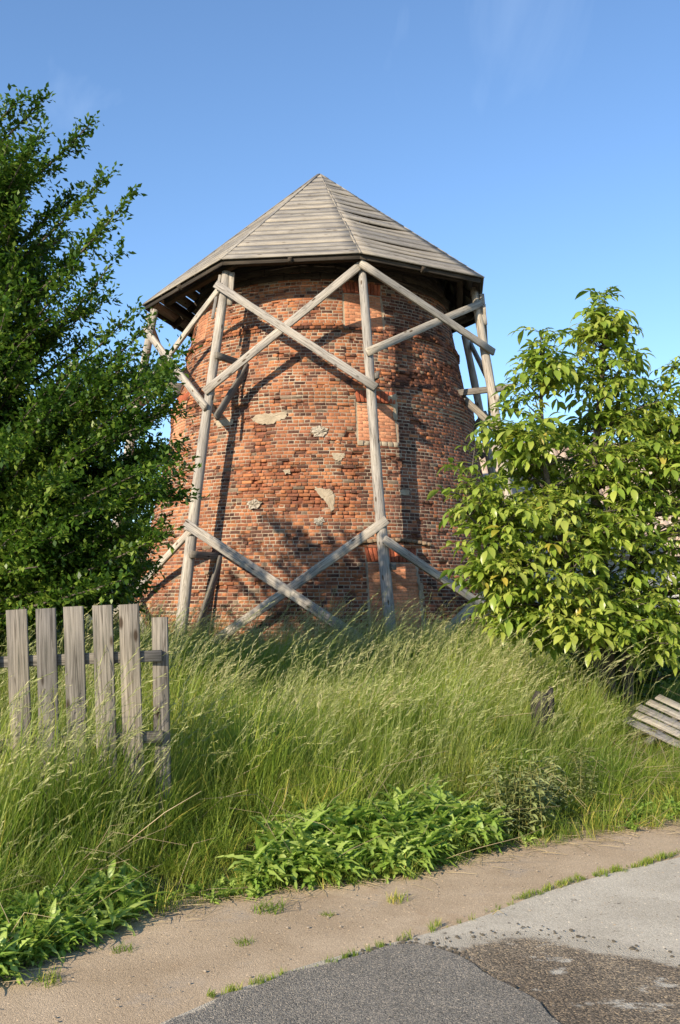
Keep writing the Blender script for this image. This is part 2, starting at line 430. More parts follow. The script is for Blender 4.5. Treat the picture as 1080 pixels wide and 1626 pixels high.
WORN = speck_mat("worn_stony_asphalt", (0.125, 0.10, 0.072), (0.20, 0.165, 0.12), [(0, (0.4, 0.4, 0.4)), (0.5, (1, 1, 1)), (0.85, (1.7, 1.6, 1.5)), (1, (2.8, 2.6, 2.2))], 140, 1.8, 0.8,
                 chain(blotch((0.50, 0.46, 0.38), 3.6, 0.57, 0.63, 0.8, (1.0, 1.5, 1), 9.0), fade_to_concrete))
CONC = speck_mat("worn_concrete", (0.38, 0.335, 0.26), (0.48, 0.43, 0.34), [(0, (0.8, 0.8, 0.8)), (0.6, (1, 1, 1)), (1, (1.15, 1.15, 1.15))], 150, 2.2, 0.35,
                 blotch((0.10, 0.085, 0.065), 13, 0.63, 0.68, 0.8))
SOIL = rough_mat("meadow_soil", (0.06, 0.05, 0.03), (0.11, 0.09, 0.05), 4, 1.0, 0.02, (0.05, 0.08, 0.02), 1.2)

# ------------------------------------------------------------------ ground
def grid_sheet(name, xs, ys, zf, mat):
    X, Y = np.meshgrid(xs, ys); Z = zf(X, Y)
    V = np.stack([X, Y, Z], -1).reshape(-1, 3); nx = len(xs)
    i, j = np.meshgrid(np.arange(nx - 1), np.arange(len(ys) - 1)); a = (j * nx + i).ravel()
    return mk(name, V, np.stack([a, a+1, a+nx+1, a+nx], 1), mat, smooth_=True)
xs = np.concatenate([np.linspace(-600, -12, 12), np.linspace(-11, 14, 120), np.linspace(16, 600, 12)])
ys = np.concatenate([np.linspace(-300, -3, 10), np.linspace(-2, 30, 150), np.linspace(33, 900, 14)])
def soil_z(X, Y):
    return ground_z(X, Y) - 0.03 + 0.06 * smooth((Y - y_edge(X)) / 0.5)
tag(grid_sheet("ground", xs, ys, soil_z, SOIL), kind='structure')

def sheet(name, outline, z, mat, jit=0.02, thick=0.0, sub=0.06):
    """a flat sheet with an irregular edge; with thickness when it is a raised patch"""
    P = np.asarray(outline, float)[:, :2]; out = []
    for i in range(len(P)):
        a, b = P[i], P[(i+1) % len(P)]; n = max(1, int(np.linalg.norm(b - a) / sub)); n = min(n, 160)
        for k in range(n):
            q = a + (b - a) * k / n
            out.append(q + rng.normal(0, jit, 2) * 0.5)
    out = np.array(out)
    for _ in range(1):
        out = 0.25 * np.roll(out, 1, 0) + 0.5 * out + 0.25 * np.roll(out, -1, 0)
    n = len(out)
    V = [(p[0], p[1], z) for p in out]; F = [list(range(n))]
    if thick:
        V += [(p[0], p[1], z - thick) for p in out]
        F += [[i, n + i, n + (i+1) % n, (i+1) % n] for i in range(n)]
    return tag(mk(name, V, F, mat), kind='structure')
g = lambda px, py: tuple(atz(px, py, 0)[:2])
path_back = [(x, float(y_edge(x)) + 0.25) for x in (-20, -6, -2.6, -2.1, -1.46, -1.01, -.49, .37, 1.02, 2.49, 4, 9, 30)]
sheet("dirt_path", [(-20, -30), (30, -30)] + path_back[::-1], 0.004, PATHM, 0.0, sub=0.5)
road_edge = [g(280, 1630), g(380, 1580), g(500, 1545), g(600, 1512), g(640, 1498), g(760, 1462), g(850, 1425), g(960, 1392), g(1080, 1364)]
d0 = np.array(road_edge[-1]) - np.array(road_edge[-2]); far_r = tuple(np.array(road_edge[-1]) + d0 * 30)
sheet("road", [(-8, -18), (34, -18), (34, far_r[1]), far_r] + road_edge[::-1] + [(-1.6, 3.0)], 0.012, CONC, 0.006)
worn = [g(612, 1512), g(650, 1500), g(720, 1496), g(790, 1497), g(850, 1482), g(900, 1484), g(950, 1505), g(1000, 1516), g(1080, 1530), (2.6, 4.55), (3.4, 3.2), (2.6, 2.2), (0.3, 2.2), (-1.2, 3.2), g(300, 1626), g(420, 1570), g(520, 1538)]
def faded_sheet(name, outline, z, mat, grow=0.06, rings=(0.075, .15, .225, .30)):
    """an irregular sheet whose Col attribute grows from 0 at the rim to 1 inside, so that wear can fade into the concrete"""
    P = np.asarray(outline, float)[:, :2]; out = []
    for i in range(len(P)):
        a, b = P[i], P[(i+1) % len(P)]; n = max(1, int(np.linalg.norm(b - a) / .06))
        for k in range(n): out.append(a + (b - a) * k / n)
    out = np.array(out)
    for _ in range(12): out = 0.25 * np.roll(out, 1, 0) + 0.5 * out + 0.25 * np.roll(out, -1, 0)
    T = np.roll(out, -1, 0) - np.roll(out, 1, 0); T /= np.linalg.norm(T, axis=1)[:, None]; Nn = np.stack([T[:, 1], -T[:, 0]], 1)
    area = 0.5 * np.sum(out[:, 0] * np.roll(out[:, 1], -1) - out[:, 1] * np.roll(out[:, 0], -1))
    if area < 0: Nn = -Nn
    n = len(out); V = []; cl = []
    for o_, v in [(grow, 0.0)] + [(grow - r_, (q + 1) / len(rings)) for q, r_ in enumerate(rings)]:
        V += [(p[0], p[1], z) for p in out + Nn * o_]; cl += [v] * n
    F = []
    for l in range(len(rings)):
        for i in range(n): F.append([l*n + i, l*n + (i+1) % n, (l+1)*n + (i+1) % n, (l+1)*n + i])
    F.append([len(rings) * n + i for i in range(n)])
    return tag(mk(name, V, F, mat, None, None, np.repeat(np.array(cl)[:, None], 3, 1)), kind='structure')
faded_sheet("worn_road_surface", worn, 0.016, WORN)
patch = [g(280, 1632), g(380, 1583), g(500, 1548), g(580, 1522), g(640, 1506), g(695, 1514), g(735, 1530), g(762, 1552), g(800, 1572), g(840, 1592), g(880, 1628), (0.95, 3.0), (0.6, 2.0), (-1.6, 2.0), (-1.3, 3.2)]
sheet("asphalt_patch", patch, 0.030, ASPH, 0.035, thick=0.016)

# ------------------------------------------------------------------ windmill tower
tower = thing("brick_windmill_tower", "round tapering red brick windmill tower under a wooden plank roof on log posts", "tower", (AX, AY, 0.4))
mill_wall = None
COURSE = 0.0645
Z0, Z1 = 0.10, 8.5
NC = int((Z1 - Z0) / COURSE)
# eroded places seen on the wall: centre px, radii px, depth
ERO = [(440, 750, 75, 22, .055), (480, 785, 100, 26, .06), (400, 765, 40, 25, .05), (560, 740, 22, 70, .045), (545, 800, 40, 40, .04),
       (650, 600, 60, 13, .10), (590, 598, 50, 11, .08), (500, 578, 70, 16, .03), (635, 545, 30, 26, .05), (590, 700, 24, 14, .05),
       (420, 700, 18, 35, .04), (395, 850, 10, 60, .03), (700, 620, 30, 30, .035), (630, 860, 60, 8, .05), (705, 590, 30, 14, .05),
       (300, 640, 30, 14, .06), (275, 660, 18, 30, .06), (355, 640, 20, 14, .04), (690, 700, 20, 30, .02), (500, 690, 18, 12, .02), (330, 700, 16, 30, .03)]
def erosion(px, py):
    e = 0.0
    for (a, b, ra, rb, d) in ERO:
        q = ((px - a) / ra) ** 2 + ((py - b) / rb) ** 2
        e = np.maximum(e, 0.9 * d * np.exp(-q * 1.1))
    return e
# windows bricked up: px box, px arch height
WINS = [((545, 467), (608, 520)), ((566, 640), (630, 700)), ((584, 893), (668, 1050))]
W = []
for (a, b), (c, d) in WINS:
    t0, zt = wall_tz((a + c) / 2, b); _, zb = wall_tz((a + c) / 2, min(d, 985))
    if d > 1000: zb = 0.3
    ta, _ = wall_tz(a, (b + min(d, 980)) / 2); tb, _ = wall_tz(c, (b + min(d, 980)) / 2)
    W.append((ta, tb, zb, zt))
# more bricked openings round the left side and the back
W.append((math.radians(-68), math.radians(-55), 6.72, 7.35)); W.append((math.radians(-70), math.radians(-56), 4.75, 5.5))
W.append((math.radians(130), math.radians(142), 4.8, 5.6))
ARCH = [0.24, 0.24, 0.26, 0.2, 0.2, 0.2]
def in_win(t, z, pad=0.0):
    for (ta, tb, za, zb), ah in zip(W, ARCH):
        if ta - pad < t < tb + pad and za < z < zb + ah: return True
    return False

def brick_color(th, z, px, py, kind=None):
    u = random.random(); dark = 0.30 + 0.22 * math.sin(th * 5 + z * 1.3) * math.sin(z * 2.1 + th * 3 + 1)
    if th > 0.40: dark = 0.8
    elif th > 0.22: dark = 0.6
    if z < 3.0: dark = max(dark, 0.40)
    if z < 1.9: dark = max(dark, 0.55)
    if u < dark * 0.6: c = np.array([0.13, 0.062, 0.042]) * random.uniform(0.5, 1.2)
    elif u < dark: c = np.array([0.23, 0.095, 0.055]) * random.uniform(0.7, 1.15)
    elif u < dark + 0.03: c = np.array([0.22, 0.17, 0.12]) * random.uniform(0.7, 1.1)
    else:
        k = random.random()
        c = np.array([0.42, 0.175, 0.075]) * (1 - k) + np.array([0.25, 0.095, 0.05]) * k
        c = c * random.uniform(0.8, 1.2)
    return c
def brick_geo(t0, t1, z0, z1, dr, jr=0.004, depth=0.10, skew=0.0, cut=0.006, rb=None):
    """one brick: face towards the outside with worn arrises; 9 quads"""
    zc = (z0 + z1) / 2; r = float(wall_r(zc)) + dr if rb is None else rb
    ct = cut / r; V = []
    def p(t, z, rr): return cyl(t + skew * (z - zc), rr, z)
    k = [random.uniform(-jr, jr) for _ in range(8)]
    rs = lambda z: r - 0.2 * (z - zc)
    V += [p(t0, z0, rs(z0) - cut + k[0]), p(t1, z0, rs(z0) - cut + k[1]), p(t1, z1, rs(z1) - cut + k[2]), p(t0, z1, rs(z1) - cut + k[3])]
    j = lambda: random.uniform(-.3, .3) * cut
    V += [p(t0 + ct * 1.4, z0 + cut + j(), rs(z0) + k[4]), p(t1 - ct * 1.4, z0 + cut + j(), rs(z0) + k[5]), p(t1 - ct * 1.4, z1 - cut + j(), rs(z1) + k[6]), p(t0 + ct * 1.4, z1 - cut + j(), rs(z1) + k[7])]
    V += [p(t0, z0, r - depth), p(t1, z0, r - depth), p(t1, z1, r - depth), p(t0, z1, r - depth)]
    F = [(4, 5, 6, 7), (0, 1, 5, 4), (1, 2, 6, 5), (2, 3, 7, 6), (3, 0, 4, 7), (8, 9, 1, 0), (9, 10, 2, 1), (10, 11, 3, 2), (11, 8, 0, 3)]
    return np.array(V), np.array(F)

bricks = []      # (t0,t1,z0,z1,dr,jr,cut,color, area)
missing = []
for kc in range(NC):
    z0 = Z0 + kc * COURSE; z1 = z0 + COURSE - 0.0135; zc = (z0 + z1) / 2
    r = float(wall_r(zc)); circ = 2 * math.pi * r
    hdr = kc % 2
    Lb = 0.104 if hdr else 0.206
    n = int(circ / Lb); st = 2 * math.pi / n; off = random.uniform(0, st)
    ring = (6.60 < zc < 6.76)
    for i in range(n):
        t0 = -math.pi + off + i * st; t1 = t0 + st - 0.0125 / r
        if hdr == 0 and random.random() < 0.22:
            tm = (t0 + t1) / 2; segs = [(t0, tm - .006 / r), (tm + .006 / r, t1)]
        else: segs = [(t0, t1)]
        for (a, b) in segs:
            tc_ = (a + b) / 2
            if tc_ > math.pi: tc_ -= 2 * math.pi
            front = abs(tc_) < 1.75
            if not front and (kc * 7 + i) % 1: continue
            # trim against bricked-up openings
            skip = False
            for (wa, wb, za, zb), ah in zip(W, ARCH):
                if za - 0.01 < zc < zb + ah:
                    if a < wa < b and a > -3: b = wa - 0.004
                    elif a < wb < b: a = wb + 0.004
                    elif a >= wa and b <= wb: skip = True
            if skip or (b - a) * r < 0.03: continue
            P = cyl(tc_, r, zc); px, py = proj(P); px = float(px); py = float(py)
            e = float(erosion(px, py)) if front else 0.0
            dr = random.uniform(-0.001, 0.003); jr = 0.0018; cut = random.uniform(.002, .006)
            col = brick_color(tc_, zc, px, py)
            if e > 0.015:
                q = random.random()
                if q < min(0.5, e * 4.2): dr -= random.uniform(0.5, 1.3) * e; jr = 0.012; cut = 0.012; col = (np.array([0.44, 0.17, 0.085]) if random.random() < .6 else np.array([0.25, 0.10, 0.06])) * random.uniform(0.75, 1.15)
                elif q < min(0.75, e * 6): jr = 0.014; cut = 0.014; dr -= random.uniform(0, 0.5) * e
                if random.random() < e * 1.6: missing.append((a, b, z0, z1)); continue
            else:
                q = random.random()
                if q < 0.006: missing.append((a, b, z0, z1)); continue
                if q < 0.05: dr -= random.uniform(.01, .03); jr = .008; cut = .012
                elif q < 0.07: dr += random.uniform(.002, .007)
            if ring:
                gap = math.sin(tc_ * 9 + 1) + math.sin(tc_ * 23)
                if gap > -1.2: dr += random.uniform(0.03, 0.055)
            if 5.54 < zc < 5.66 and (math.sin(tc_ * 7) > 0.4 or 0.25 < tc_ < .8): dr += random.uniform(0.0, 0.04)
            w = (b - a) * r
            vis = front and zc > 1.25 and px > 300 and px < 700 and not (abs(tc_) > 0.9)
            area = w * (z1 - z0) / (P[1] ** 2) * math.cos(tc_) if vis else 0
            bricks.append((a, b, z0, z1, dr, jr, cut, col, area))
order = sorted(range(len(bricks)), key=lambda i: -bricks[i][8])
single = set(order[:300])
# the mortar core, recessed behind the brick faces, pitted where the bricks are gone
nth = 800; ncz = NC * 2 + 1
ths = np.linspace(-math.pi, math.pi, nth, endpoint=False); zs = np.linspace(Z0, Z0 + NC * COURSE, ncz)
TH, ZZ = np.meshgrid(ths, zs)
RR = wall_r(ZZ) - 0.0050 + rng.normal(0, 0.0015, TH.shape)
PX, PY = proj(np.stack([AX + RR * np.sin(TH), AY - RR * np.cos(TH), ZZ], -1))
E_ = erosion(PX, PY) * (np.abs(TH) < 1.75)
RR -= np.where(E_ > 0.012, E_ * 0.4, 0)
dth = ths[1] - ths[0]; dzz = zs[1] - zs[0]
for bk in bricks:
    if bk[4] < -0.002:
        i0 = int(math.ceil((bk[0] + math.pi) / dth)) - 1; i1 = int((bk[1] + math.pi) / dth) + 2
        j0 = max(0, int((bk[2] - Z0) / dzz)); j1 = int((bk[3] - Z0) / dzz) + 2
        ii = np.arange(i0, i1) % nth
        RR[j0:j1, ii] = np.minimum(RR[j0:j1, ii], wall_r(zs[j0:j1])[:, None] + bk[4] - 0.009)
for (a, b, z0, z1) in missing:
    mk_ = (TH > a) & (TH < b) & (ZZ > z0 - 0.01) & (ZZ < z1 + 0.012); RR[mk_] -= 0.07
for (wa, wb, za, zb), ah in zip(W, ARCH):
    mk_ = (TH > wa) & (TH < wb) & (ZZ > za) & (ZZ < zb + ah); RR[mk_] -= 0.03
V = np.stack([AX + RR * np.sin(TH), AY - RR * np.cos(TH), ZZ], -1).reshape(-1, 3)
i, j = np.meshgrid(np.arange(nth), np.arange(ncz - 1)); a_ = (j * nth + i).ravel(); b_ = (j * nth + (i + 1) % nth).ravel()
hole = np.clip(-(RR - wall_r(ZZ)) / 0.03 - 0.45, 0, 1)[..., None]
ccol = (1 - hole) * np.array([1, 1, 1.0]) + hole * np.array([0.55, 0.26, 0.18])  # shade of the pits put into the colour, in inner-brick red-brown
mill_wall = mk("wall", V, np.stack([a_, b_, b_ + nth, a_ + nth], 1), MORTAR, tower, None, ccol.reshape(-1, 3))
mill_wall['wpos'] = (0.0, 0.0, 0.0)
G = Geo()
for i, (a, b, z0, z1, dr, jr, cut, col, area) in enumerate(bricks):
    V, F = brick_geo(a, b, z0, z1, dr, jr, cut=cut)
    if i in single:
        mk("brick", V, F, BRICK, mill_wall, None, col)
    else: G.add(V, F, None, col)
o = G.build("brickwork", BRICK, mill_wall); o['kind'] = 'stuff'
# bricked-up openings: newer, brighter bricks, and a fan of upright bricks over each
for wi, ((wa, wb, za, zb), ah) in enumerate(zip(W, ARCH)):
    nm = "bricked_doorway" if wi == 2 else "bricked_window"
    G = Geo(); z = za; row = 0
    back = mk(nm, np.concatenate([[cyl(wa + (wb - wa) * f, float(wall_r(zz)) - 0.014, zz) for f in np.linspace(0, 1, 8)] for zz in np.linspace(za, zb, 9)]),
              np.array([(q * 8 + k, q * 8 + k + 1, q * 8 + k + 9, q * 8 + k + 8) for q in range(8) for k in range(7)]), PLASTER, tower)
    back['wpos'] = (0.0, 0.0, 0.0)
    r = float(wall_r((za + zb) / 2)); Lb = 0.215 / r
    while z < zb - 0.03:
        t = wa + 0.012 / r - (Lb / 2 if row % 2 else 0) * 1.0
        while t < wb - .012 / r:
            a = max(t, wa + 0.03 / r); b = min(t + Lb - 0.006 / r, wb - 0.03 / r)
            if (b - a) * r > 0.03:
                V, F = brick_geo(a, b, z, min(z + 0.056, zb - 0.02), -0.008 + random.uniform(-.003, .003), 0.001, cut=.003, depth=0.05)
                k = random.random(); cc = (np.array([0.58, 0.28, 0.15]) * (1 - k) + np.array([0.50, 0.215, 0.115]) * k) * random.uniform(.9, 1.1)
                if wi < 3: mk("brick", V, F, BRICK, back, None, cc)
                else: G.add(V, F, None, cc)
            t += Lb
        z += 0.061; row += 1
    if G.n: G.build("brickwork", BRICK, back)['kind'] = 'stuff'
    t = wa; k = 0; m = (wa + wb) / 2
    while t < wb - 0.02 / r:
        w = 0.068 / r
        V, F = brick_geo(t, min(t + w, wb), zb + 0.006, zb + ah - 0.008, random.uniform(-.01, .008), .006, skew=(t - m) * 0.5, cut=.008)
        mk("arch_brick", V, F, BRICK, back, None, np.array([0.40, 0.12, 0.06]) * random.uniform(.6, 1.15))
        t += w + 0.013 / r; k += 1
    # sill of pale mortar
    G = Geo()
    if wi in (1, 3, 4):
        for q in range(7):
            t = wa + (wb - wa) * q / 7; V, F = brick_geo(t, t + (wb - wa) / 7 * 0.97, za - 0.10, za - 0.006, random.uniform(0.0, 0.03), .008, cut=.012)
            G.add(V, F)
        G.build("sill", PLASTER, back)
# brow course over the doorway
G = Geo(); wa, wb, za, zb = W[2]
for q in range(14):
    t = wa - 0.05 + (wb - wa + 0.14) * q / 14; f = (q + .5) / 14
    zz = zb + 0.30 + 0.07 * math.sin(math.pi * f)
    V, F = brick_geo(t, t + (wb - wa + 0.14) / 14 * 0.95, zz, zz + 0.06, 0.05 + random.uniform(-.012, .012), .008, cut=.012)
    G.add(V, F, None, np.array([0.30, 0.22, 0.14]) * random.uniform(.7, 1.2))
G.build("brow_course", BRICK, tower)

def wall_patch(name, outline, mat, th=0.014, lump=0.004):
    O = np.array(outline, float); cen = O.mean(0); out = []
    for i in range(len(O)):
        a, b = O[i], O[(i + 1) % len(O)]
        for k in range(5):
            out.append(a + (b - a) * k / 5 + rng.normal(0, 0.8, 2))
    out = np.array(out); n = len(out); V = []; F = []
    for f, off in ((1.0, -0.03), (1.0, th - .006), (0.9, th), (0.6, th), (0.3, th)):
        for p in out:
            q = cen + (p - cen) * f; V.append(on_wall(q[0], q[1], off + random.uniform(-lump, lump)))
    V.append(on_wall(cen[0], cen[1], th)); V = np.array(V)
    for l in range(4):
        for k in range(n):
            F.append([l * n + k, l * n + (k + 1) % n, (l + 1) * n + (k + 1) % n, (l + 1) * n + k][::-1])
    for k in range(n): F.append([4 * n + (k + 1) % n, 4 * n + k, 5 * n])
    return mk(name, V, F, mat, tower)
wall_patch("plaster_patch", [(398, 664), (412, 657), (436, 656), (455, 653), (454, 662), (440, 669), (425, 675), (408, 672)], PLASTER)
wall_patch("plaster_patch", [(493, 681), (505, 676), (519, 679), (522, 686), (514, 694), (499, 693)], PALEPL, 0.02, 0.016)
wall_patch("plaster_patch", [(528, 719), (548, 718), (547, 727), (538, 732), (528, 728)], PLASTER)
wall_patch("plaster_patch", [(499, 773), (513, 776), (524, 777), (531, 786), (531, 808), (525, 811), (518, 798), (505, 784)], PLASTER)
wall_patch("plaster_patch", [(392, 797), (405, 792), (416, 797), (408, 808), (395, 809)], PALEPL, 0.03, 0.02)
wall_patch("plaster_patch", [(499, 824), (512, 820), (516, 829), (509, 836), (499, 832)], PALEPL, 0.018, 0.01)
wall_patch("plaster_patch", [(450, 746), (460, 745), (461, 752), (452, 753)], PLASTER)
wall_patch("plaster_patch", [(634, 778), (650, 777), (651, 785), (636, 786)], PLASTER)
wall_patch("plaster_patch", [(616, 629), (629, 626), (632, 645), (631, 668), (625, 668), (624, 645), (616, 641)], PLASTER)
wall_patch("plaster_patch", [(340, 668), (372, 664), (370, 674), (345, 679)], PLASTER)
wall_patch("plaster_patch", [(664, 925), (672, 926), (674, 950), (667, 952)], PLASTER)

# --- dark timber curb on top of the brickwork
for q in range(6):
    G = Geo(); zc = 7.62 + q * 0.145; rb_ = float(wall_r(zc)) + 0.03 + 0.02 * (q % 2)
    for k in range(24):
        t = k * math.pi / 12 + q * .11; V, F = brick_geo(t, t + math.pi / 12 * .985, zc, zc + .13, 0, .006, depth=.14, cut=.01, rb=rb_)
        G.add(V, F, [(v[0] * 2, v[2]) for v in V])
    G.build("curb_ring", DARKW, tower)
# --- roof
HE, HA = 7.75, 10.78
vert_ang = [-128, -82, -28, 11.3, 54, 98, 141, 187]
vert_rad = [3.75, 3.78, 3.72, 3.66, 3.76, 3.42, 3.6, 3.7]
EV = [cyl(math.radians(a), r, HE) for a, r in zip(vert_ang, vert_rad)]
for kk, pxy in ((1, (227, 486)), (2, (351, 413)), (3, (572, 403)), (4, (767, 442))): EV[kk] = atz(pxy[0], pxy[1], HE)
APEX = aty(508, 278, AY); APEX = np.array([APEX[0], AY, APEX[2]])
roof = sub_empty("roof", tower)
ROWS = 20
for k in range(8):
    A, B = EV[k], EV[(k + 1) % 8]
    nrm = np.cross(B - A, APEX - A); nrm /= np.linalg.norm(nrm)
    if nrm[2] < 0: nrm = -nrm
    cuts = [0]
    for r_ in range(ROWS): cuts.append(cuts[-1] + random.uniform(0.75, 1.25))
    cuts = np.array(cuts) / cuts[-1]
    for r_ in range(ROWS):
        f0, f1 = cuts[r_], cuts[r_ + 1]
        gap = 0.008 if k in (2, 3) else (random.choice([0.006, 0.012, 0.03, 0.022]) if k in (0, 1, 7) else random.choice([.005, .005, .012]))
        f1g = f1 - gap / 4.4
        n = 8
        lift = random.uniform(0.0, 0.004) ; sagA = random.uniform(0.0, 0.02) * (1.4 if k == 3 else 0.5)
        if k == 3 and r_ in (3, 7, 9): sagA += 0.03; gap = 0.016
        V = []; U = []; uo = random.uniform(0, 60); vo = random.uniform(0, 60)
        over = [random.uniform(0.0, 0.02), random.uniform(0.0, 0.02)]
        Lw = np.linalg.norm(B - A) * (1 - f0)
        for s in range(n + 1):
            g_ = s / n
            for f, top in ((f0, 0), (f1g, 0), (f1g, 1), (f0, 1)):
                a = A + (APEX - A) * f; b = B + (APEX - B) * f
                e = (b - a) / (np.linalg.norm(b - a) + 1e-6)
                a = a - e * (over[0] + .012); b = b + e * (over[1] + .012)
                p = a + (b - a) * g_
                sag = -sagA * math.sin(math.pi * g_) * (1 if f == f1g else 0.3)
                tilt = 0.005 if f == f0 else 0.0
                p = p + nrm * ((0.026 if top else 0) + lift + tilt + sag)
                V.append(p); U.append((uo + g_ * Lw + (a - A).dot(e), vo + (f * 4.4) + (0.2 if not top else 0)))
        F = []
        for s in range(n):
            for q in range(4):
                q2 = (q + 1) % 4
                F.append((s*4 + q, s*4 + q2, s*4 + 4 + q2, s*4 + 4 + q))
        F += [(0, 3, 2, 1), (n*4, n*4 + 1, n*4 + 2, n*4 + 3)]
        mk("plank", V, np.array(F), ROOFW, roof, U)
    # rafters and the eave boards of this side
    board("rafter", EV[k] + (APEX - EV[k]) * 0.04 + np.array([0, 0, -0.09]), APEX + np.array([0, 0, -0.11]), 0.09, 0.13, np.cross(APEX - EV[k], [0, 0, 1]), DARKW, roof)
    M = (A + B) / 2
    board("rafter", M + np.array([0, 0, -0.07]), APEX + np.array([0, 0, -0.12]), 0.07, 0.11, np.cross(APEX - M, [0, 0, 1]), DARKW, roof)
    inA = A + (np.array([AX, AY, HE]) - A) * 0.015; inB = B + (np.array([AX, AY, HE]) - B) * 0.015
    board("eave_board", inA + [0, 0, -0.03], inB + [0, 0, -0.03], 0.095, 0.03, (0, 0, 1), DARKW, roof)
    inA = A + (np.array([AX, AY, HE]) - A) * 0.13; inB = B + (np.array([AX, AY, HE]) - B) * 0.13
    board("wall_plate", inA + [0, 0, 0.10], inB + [0, 0, 0.10], 0.13, 0.12, (0, 0, 1), DARKW, roof)
# hip strip up the left front edge
for k in (2, 1):
    d = (APEX - EV[k]); board("hip_board", EV[k] + [0, 0, 0.03], EV[k] + d * 0.985 + [0, 0, 0.045], 0.07, 0.02, np.cross(d, [0, 0, 1]), ROOFW, roof)

# --- log posts
top_ang = [-128, -82, -28, 11.3, 54, 112, 145, 187]
post_px_top = {1: (246, 492), 2: (359, 432), 3: (572, 417), 4: (751, 458)}
post_px_base = {2: (288, 990), 3: (619, 972)}
def pole_R(z): return 3.42 + 0.165 * (7.7 - z)
def on_cone(px, py, off=0.0, far=False):
    r = ray(px, py); t = np.linspace(10, 27, 8000); P = np.array([0, 0, EYE]) + t[:, None] * r
    gg = np.hypot(P[:, 0] - AX, P[:, 1] - AY) - (pole_R(P[:, 2]) + off)
    i = np.where(gg < 0)[0]; return P[i[0]] if len(i) else P[np.argmin(gg)]
PT, PB = [], []
for k in range(8):
    t = math.radians(top_ang[k]); T = cyl(t, pole_R(7.6), 7.60)
    if k in post_px_top: T = on_cone(*post_px_top[k]); 
    b = math.radians({0: -127, 1: -80, 4: 60, 5: 106}.get(k, top_ang[k])); Bq = cyl(b, pole_R(0.2), 0.2)
    if k in post_px_base:
        Bq = on_cone(*post_px_base[k]); Bq = Bq + (Bq - T) * ((Bq[2] - 0.15) / (T[2] - Bq[2]))
    PT.append(T); PB.append(Bq)
def on_post(k, z, off=0.0):
    T, Bq = PT[k], PB[k]; f = (z - Bq[2]) / (T[2] - Bq[2]); p = Bq + (T - Bq) * f
    d = p - np.array([AX, AY, z]); d[2] = 0; d /= np.linalg.norm(d)
    return p + d * off
for k in range(8):
    pts = []; bend = rng.normal(0, 0.012, 3)
    for i in range(15):
        f = i / 14; p = PB[k] + (PT[k] - PB[k]) * f
        p = p + np.array([math.sin(f * 5 + k) * .022, math.cos(f * 4 + k) * .015, 0])
        pts.append(p)
    R = np.linspace(0.108, 0.078, 15) * (1 + rng.normal(0, 0.035, 15))
    V, F, U = tube_geo(pts, R, 12, 0.02)
    mk("log_post", V, F, WOOD, tower, U, smooth_=True)
def brace(k1, z1_, k2, z2_, w=0.14, t=0.055, off=0.125, name="brace", over=0.06):
    P0 = on_post(k1, z1_, off); P1 = on_post(k2, z2_, off); d = (P1 - P0) / np.linalg.norm(P1 - P0)
    out = (P0 + P1) / 2 - np.array([AX, AY, (z1_ + z2_) / 2]); out[2] = 0
    side = np.cross(d, out)
    return board(name, P0 - d * over, P1 + d * over, w, t, side, WOOD, tower, n=8, warp=0.008)
brace(2, 7.33, 3, 5.33, off=0.175); brace(3, 7.63, 2, 5.36, off=0.115)
brace(3, 7.60, 4, 6.45, off=0.165); brace(4, 7.42, 3, 5.98, off=0.10)
brace(1, 7.15, 2, 5.06, off=0.115); brace(2, 7.32, 1, 5.6, off=0.10, w=0.12)
for k in (4, 5, 6, 7, 0):
    k2 = (k + 1) % 8
    if k == 5: brace(5, 5.8, 6, 4.4, off=.12); continue
    brace(k, 7.3, k2, 5.4, off=0.165); brace(k2, 7.4, k, 5.5, off=0.105)
brace(2, 2.93, 3, 0.62, w=0.165, off=0.165); brace(3, 2.95, 2, 0.45, w=0.155, off=0.105)
brace(3, 2.62, 4, 0.80, w=0.14, off=0.165); brace(4, 2.5, 3, 0.35, w=0.18, off=0.105)
brace(2, 2.80, 1, 0.9, w=0.13, off=0.10); brace(1, 2.8, 2, 0.3, w=0.13, off=0.165)
for k in (4, 5, 6, 7, 0):
    k2 = (k + 1) % 8; brace(k, 2.8, k2, 0.6, off=0.165); brace(k2, 2.8, k, 0.6, off=0.105)
# ties from the posts to the wall and the slanting struts below them
for k in range(8):
    for zz, zs_, ext in ((6.0, 4.85, 0.0), (2.42, 0.5, 0.0)):
        zt = zz
        if k == 4 and zz > 5: zt, ext = 5.72, 0.34
        if k == 3: zt = 5.55 if zz > 5 else 2.2
        Pp = on_post(k, zt); d = np.array([AX, AY, zt]) - Pp; L = np.linalg.norm(d); d /= L
        inner = Pp + d * (L - float(wall_r(zt)) + 0.05)
        lat = np.cross(d, [0, 0, 1]) * 0.11
        board("tie_beam", Pp - d * (0.12 + ext) + lat, inner + lat, 0.12, 0.07, (0, 0, 1), FENCEW, tower)
        Q = on_post(k, zs_ if k != 3 else zt - 1.0); 
        st = inner - d * 0.03 + lat * 1.75 + np.array([0, 0, -.02])
        if k != 3: board("strut", st, Q + lat * 1.75, 0.13, 0.05, (0, 0, 1) if False else np.cross(Q - st, lat), FENCEW, tower)
# short bolster ends beside post heads
for k in (2, 4):
    board("bolster", on_post(k, 7.62, 0.02) + [0.13, 0, 0], on_post(k, 7.0, -0.02) + [0.13, 0, 0], 0.09, 0.09, (1, 0, 0), WOOD, tower)
board("bolster", on_post(2, 7.6, -.05) + [-0.13, 0, 0], on_post(2, 6.75, -.05) + [-0.17, 0, 0], 0.05, 0.05, (1, 0, 0), WOOD, tower)

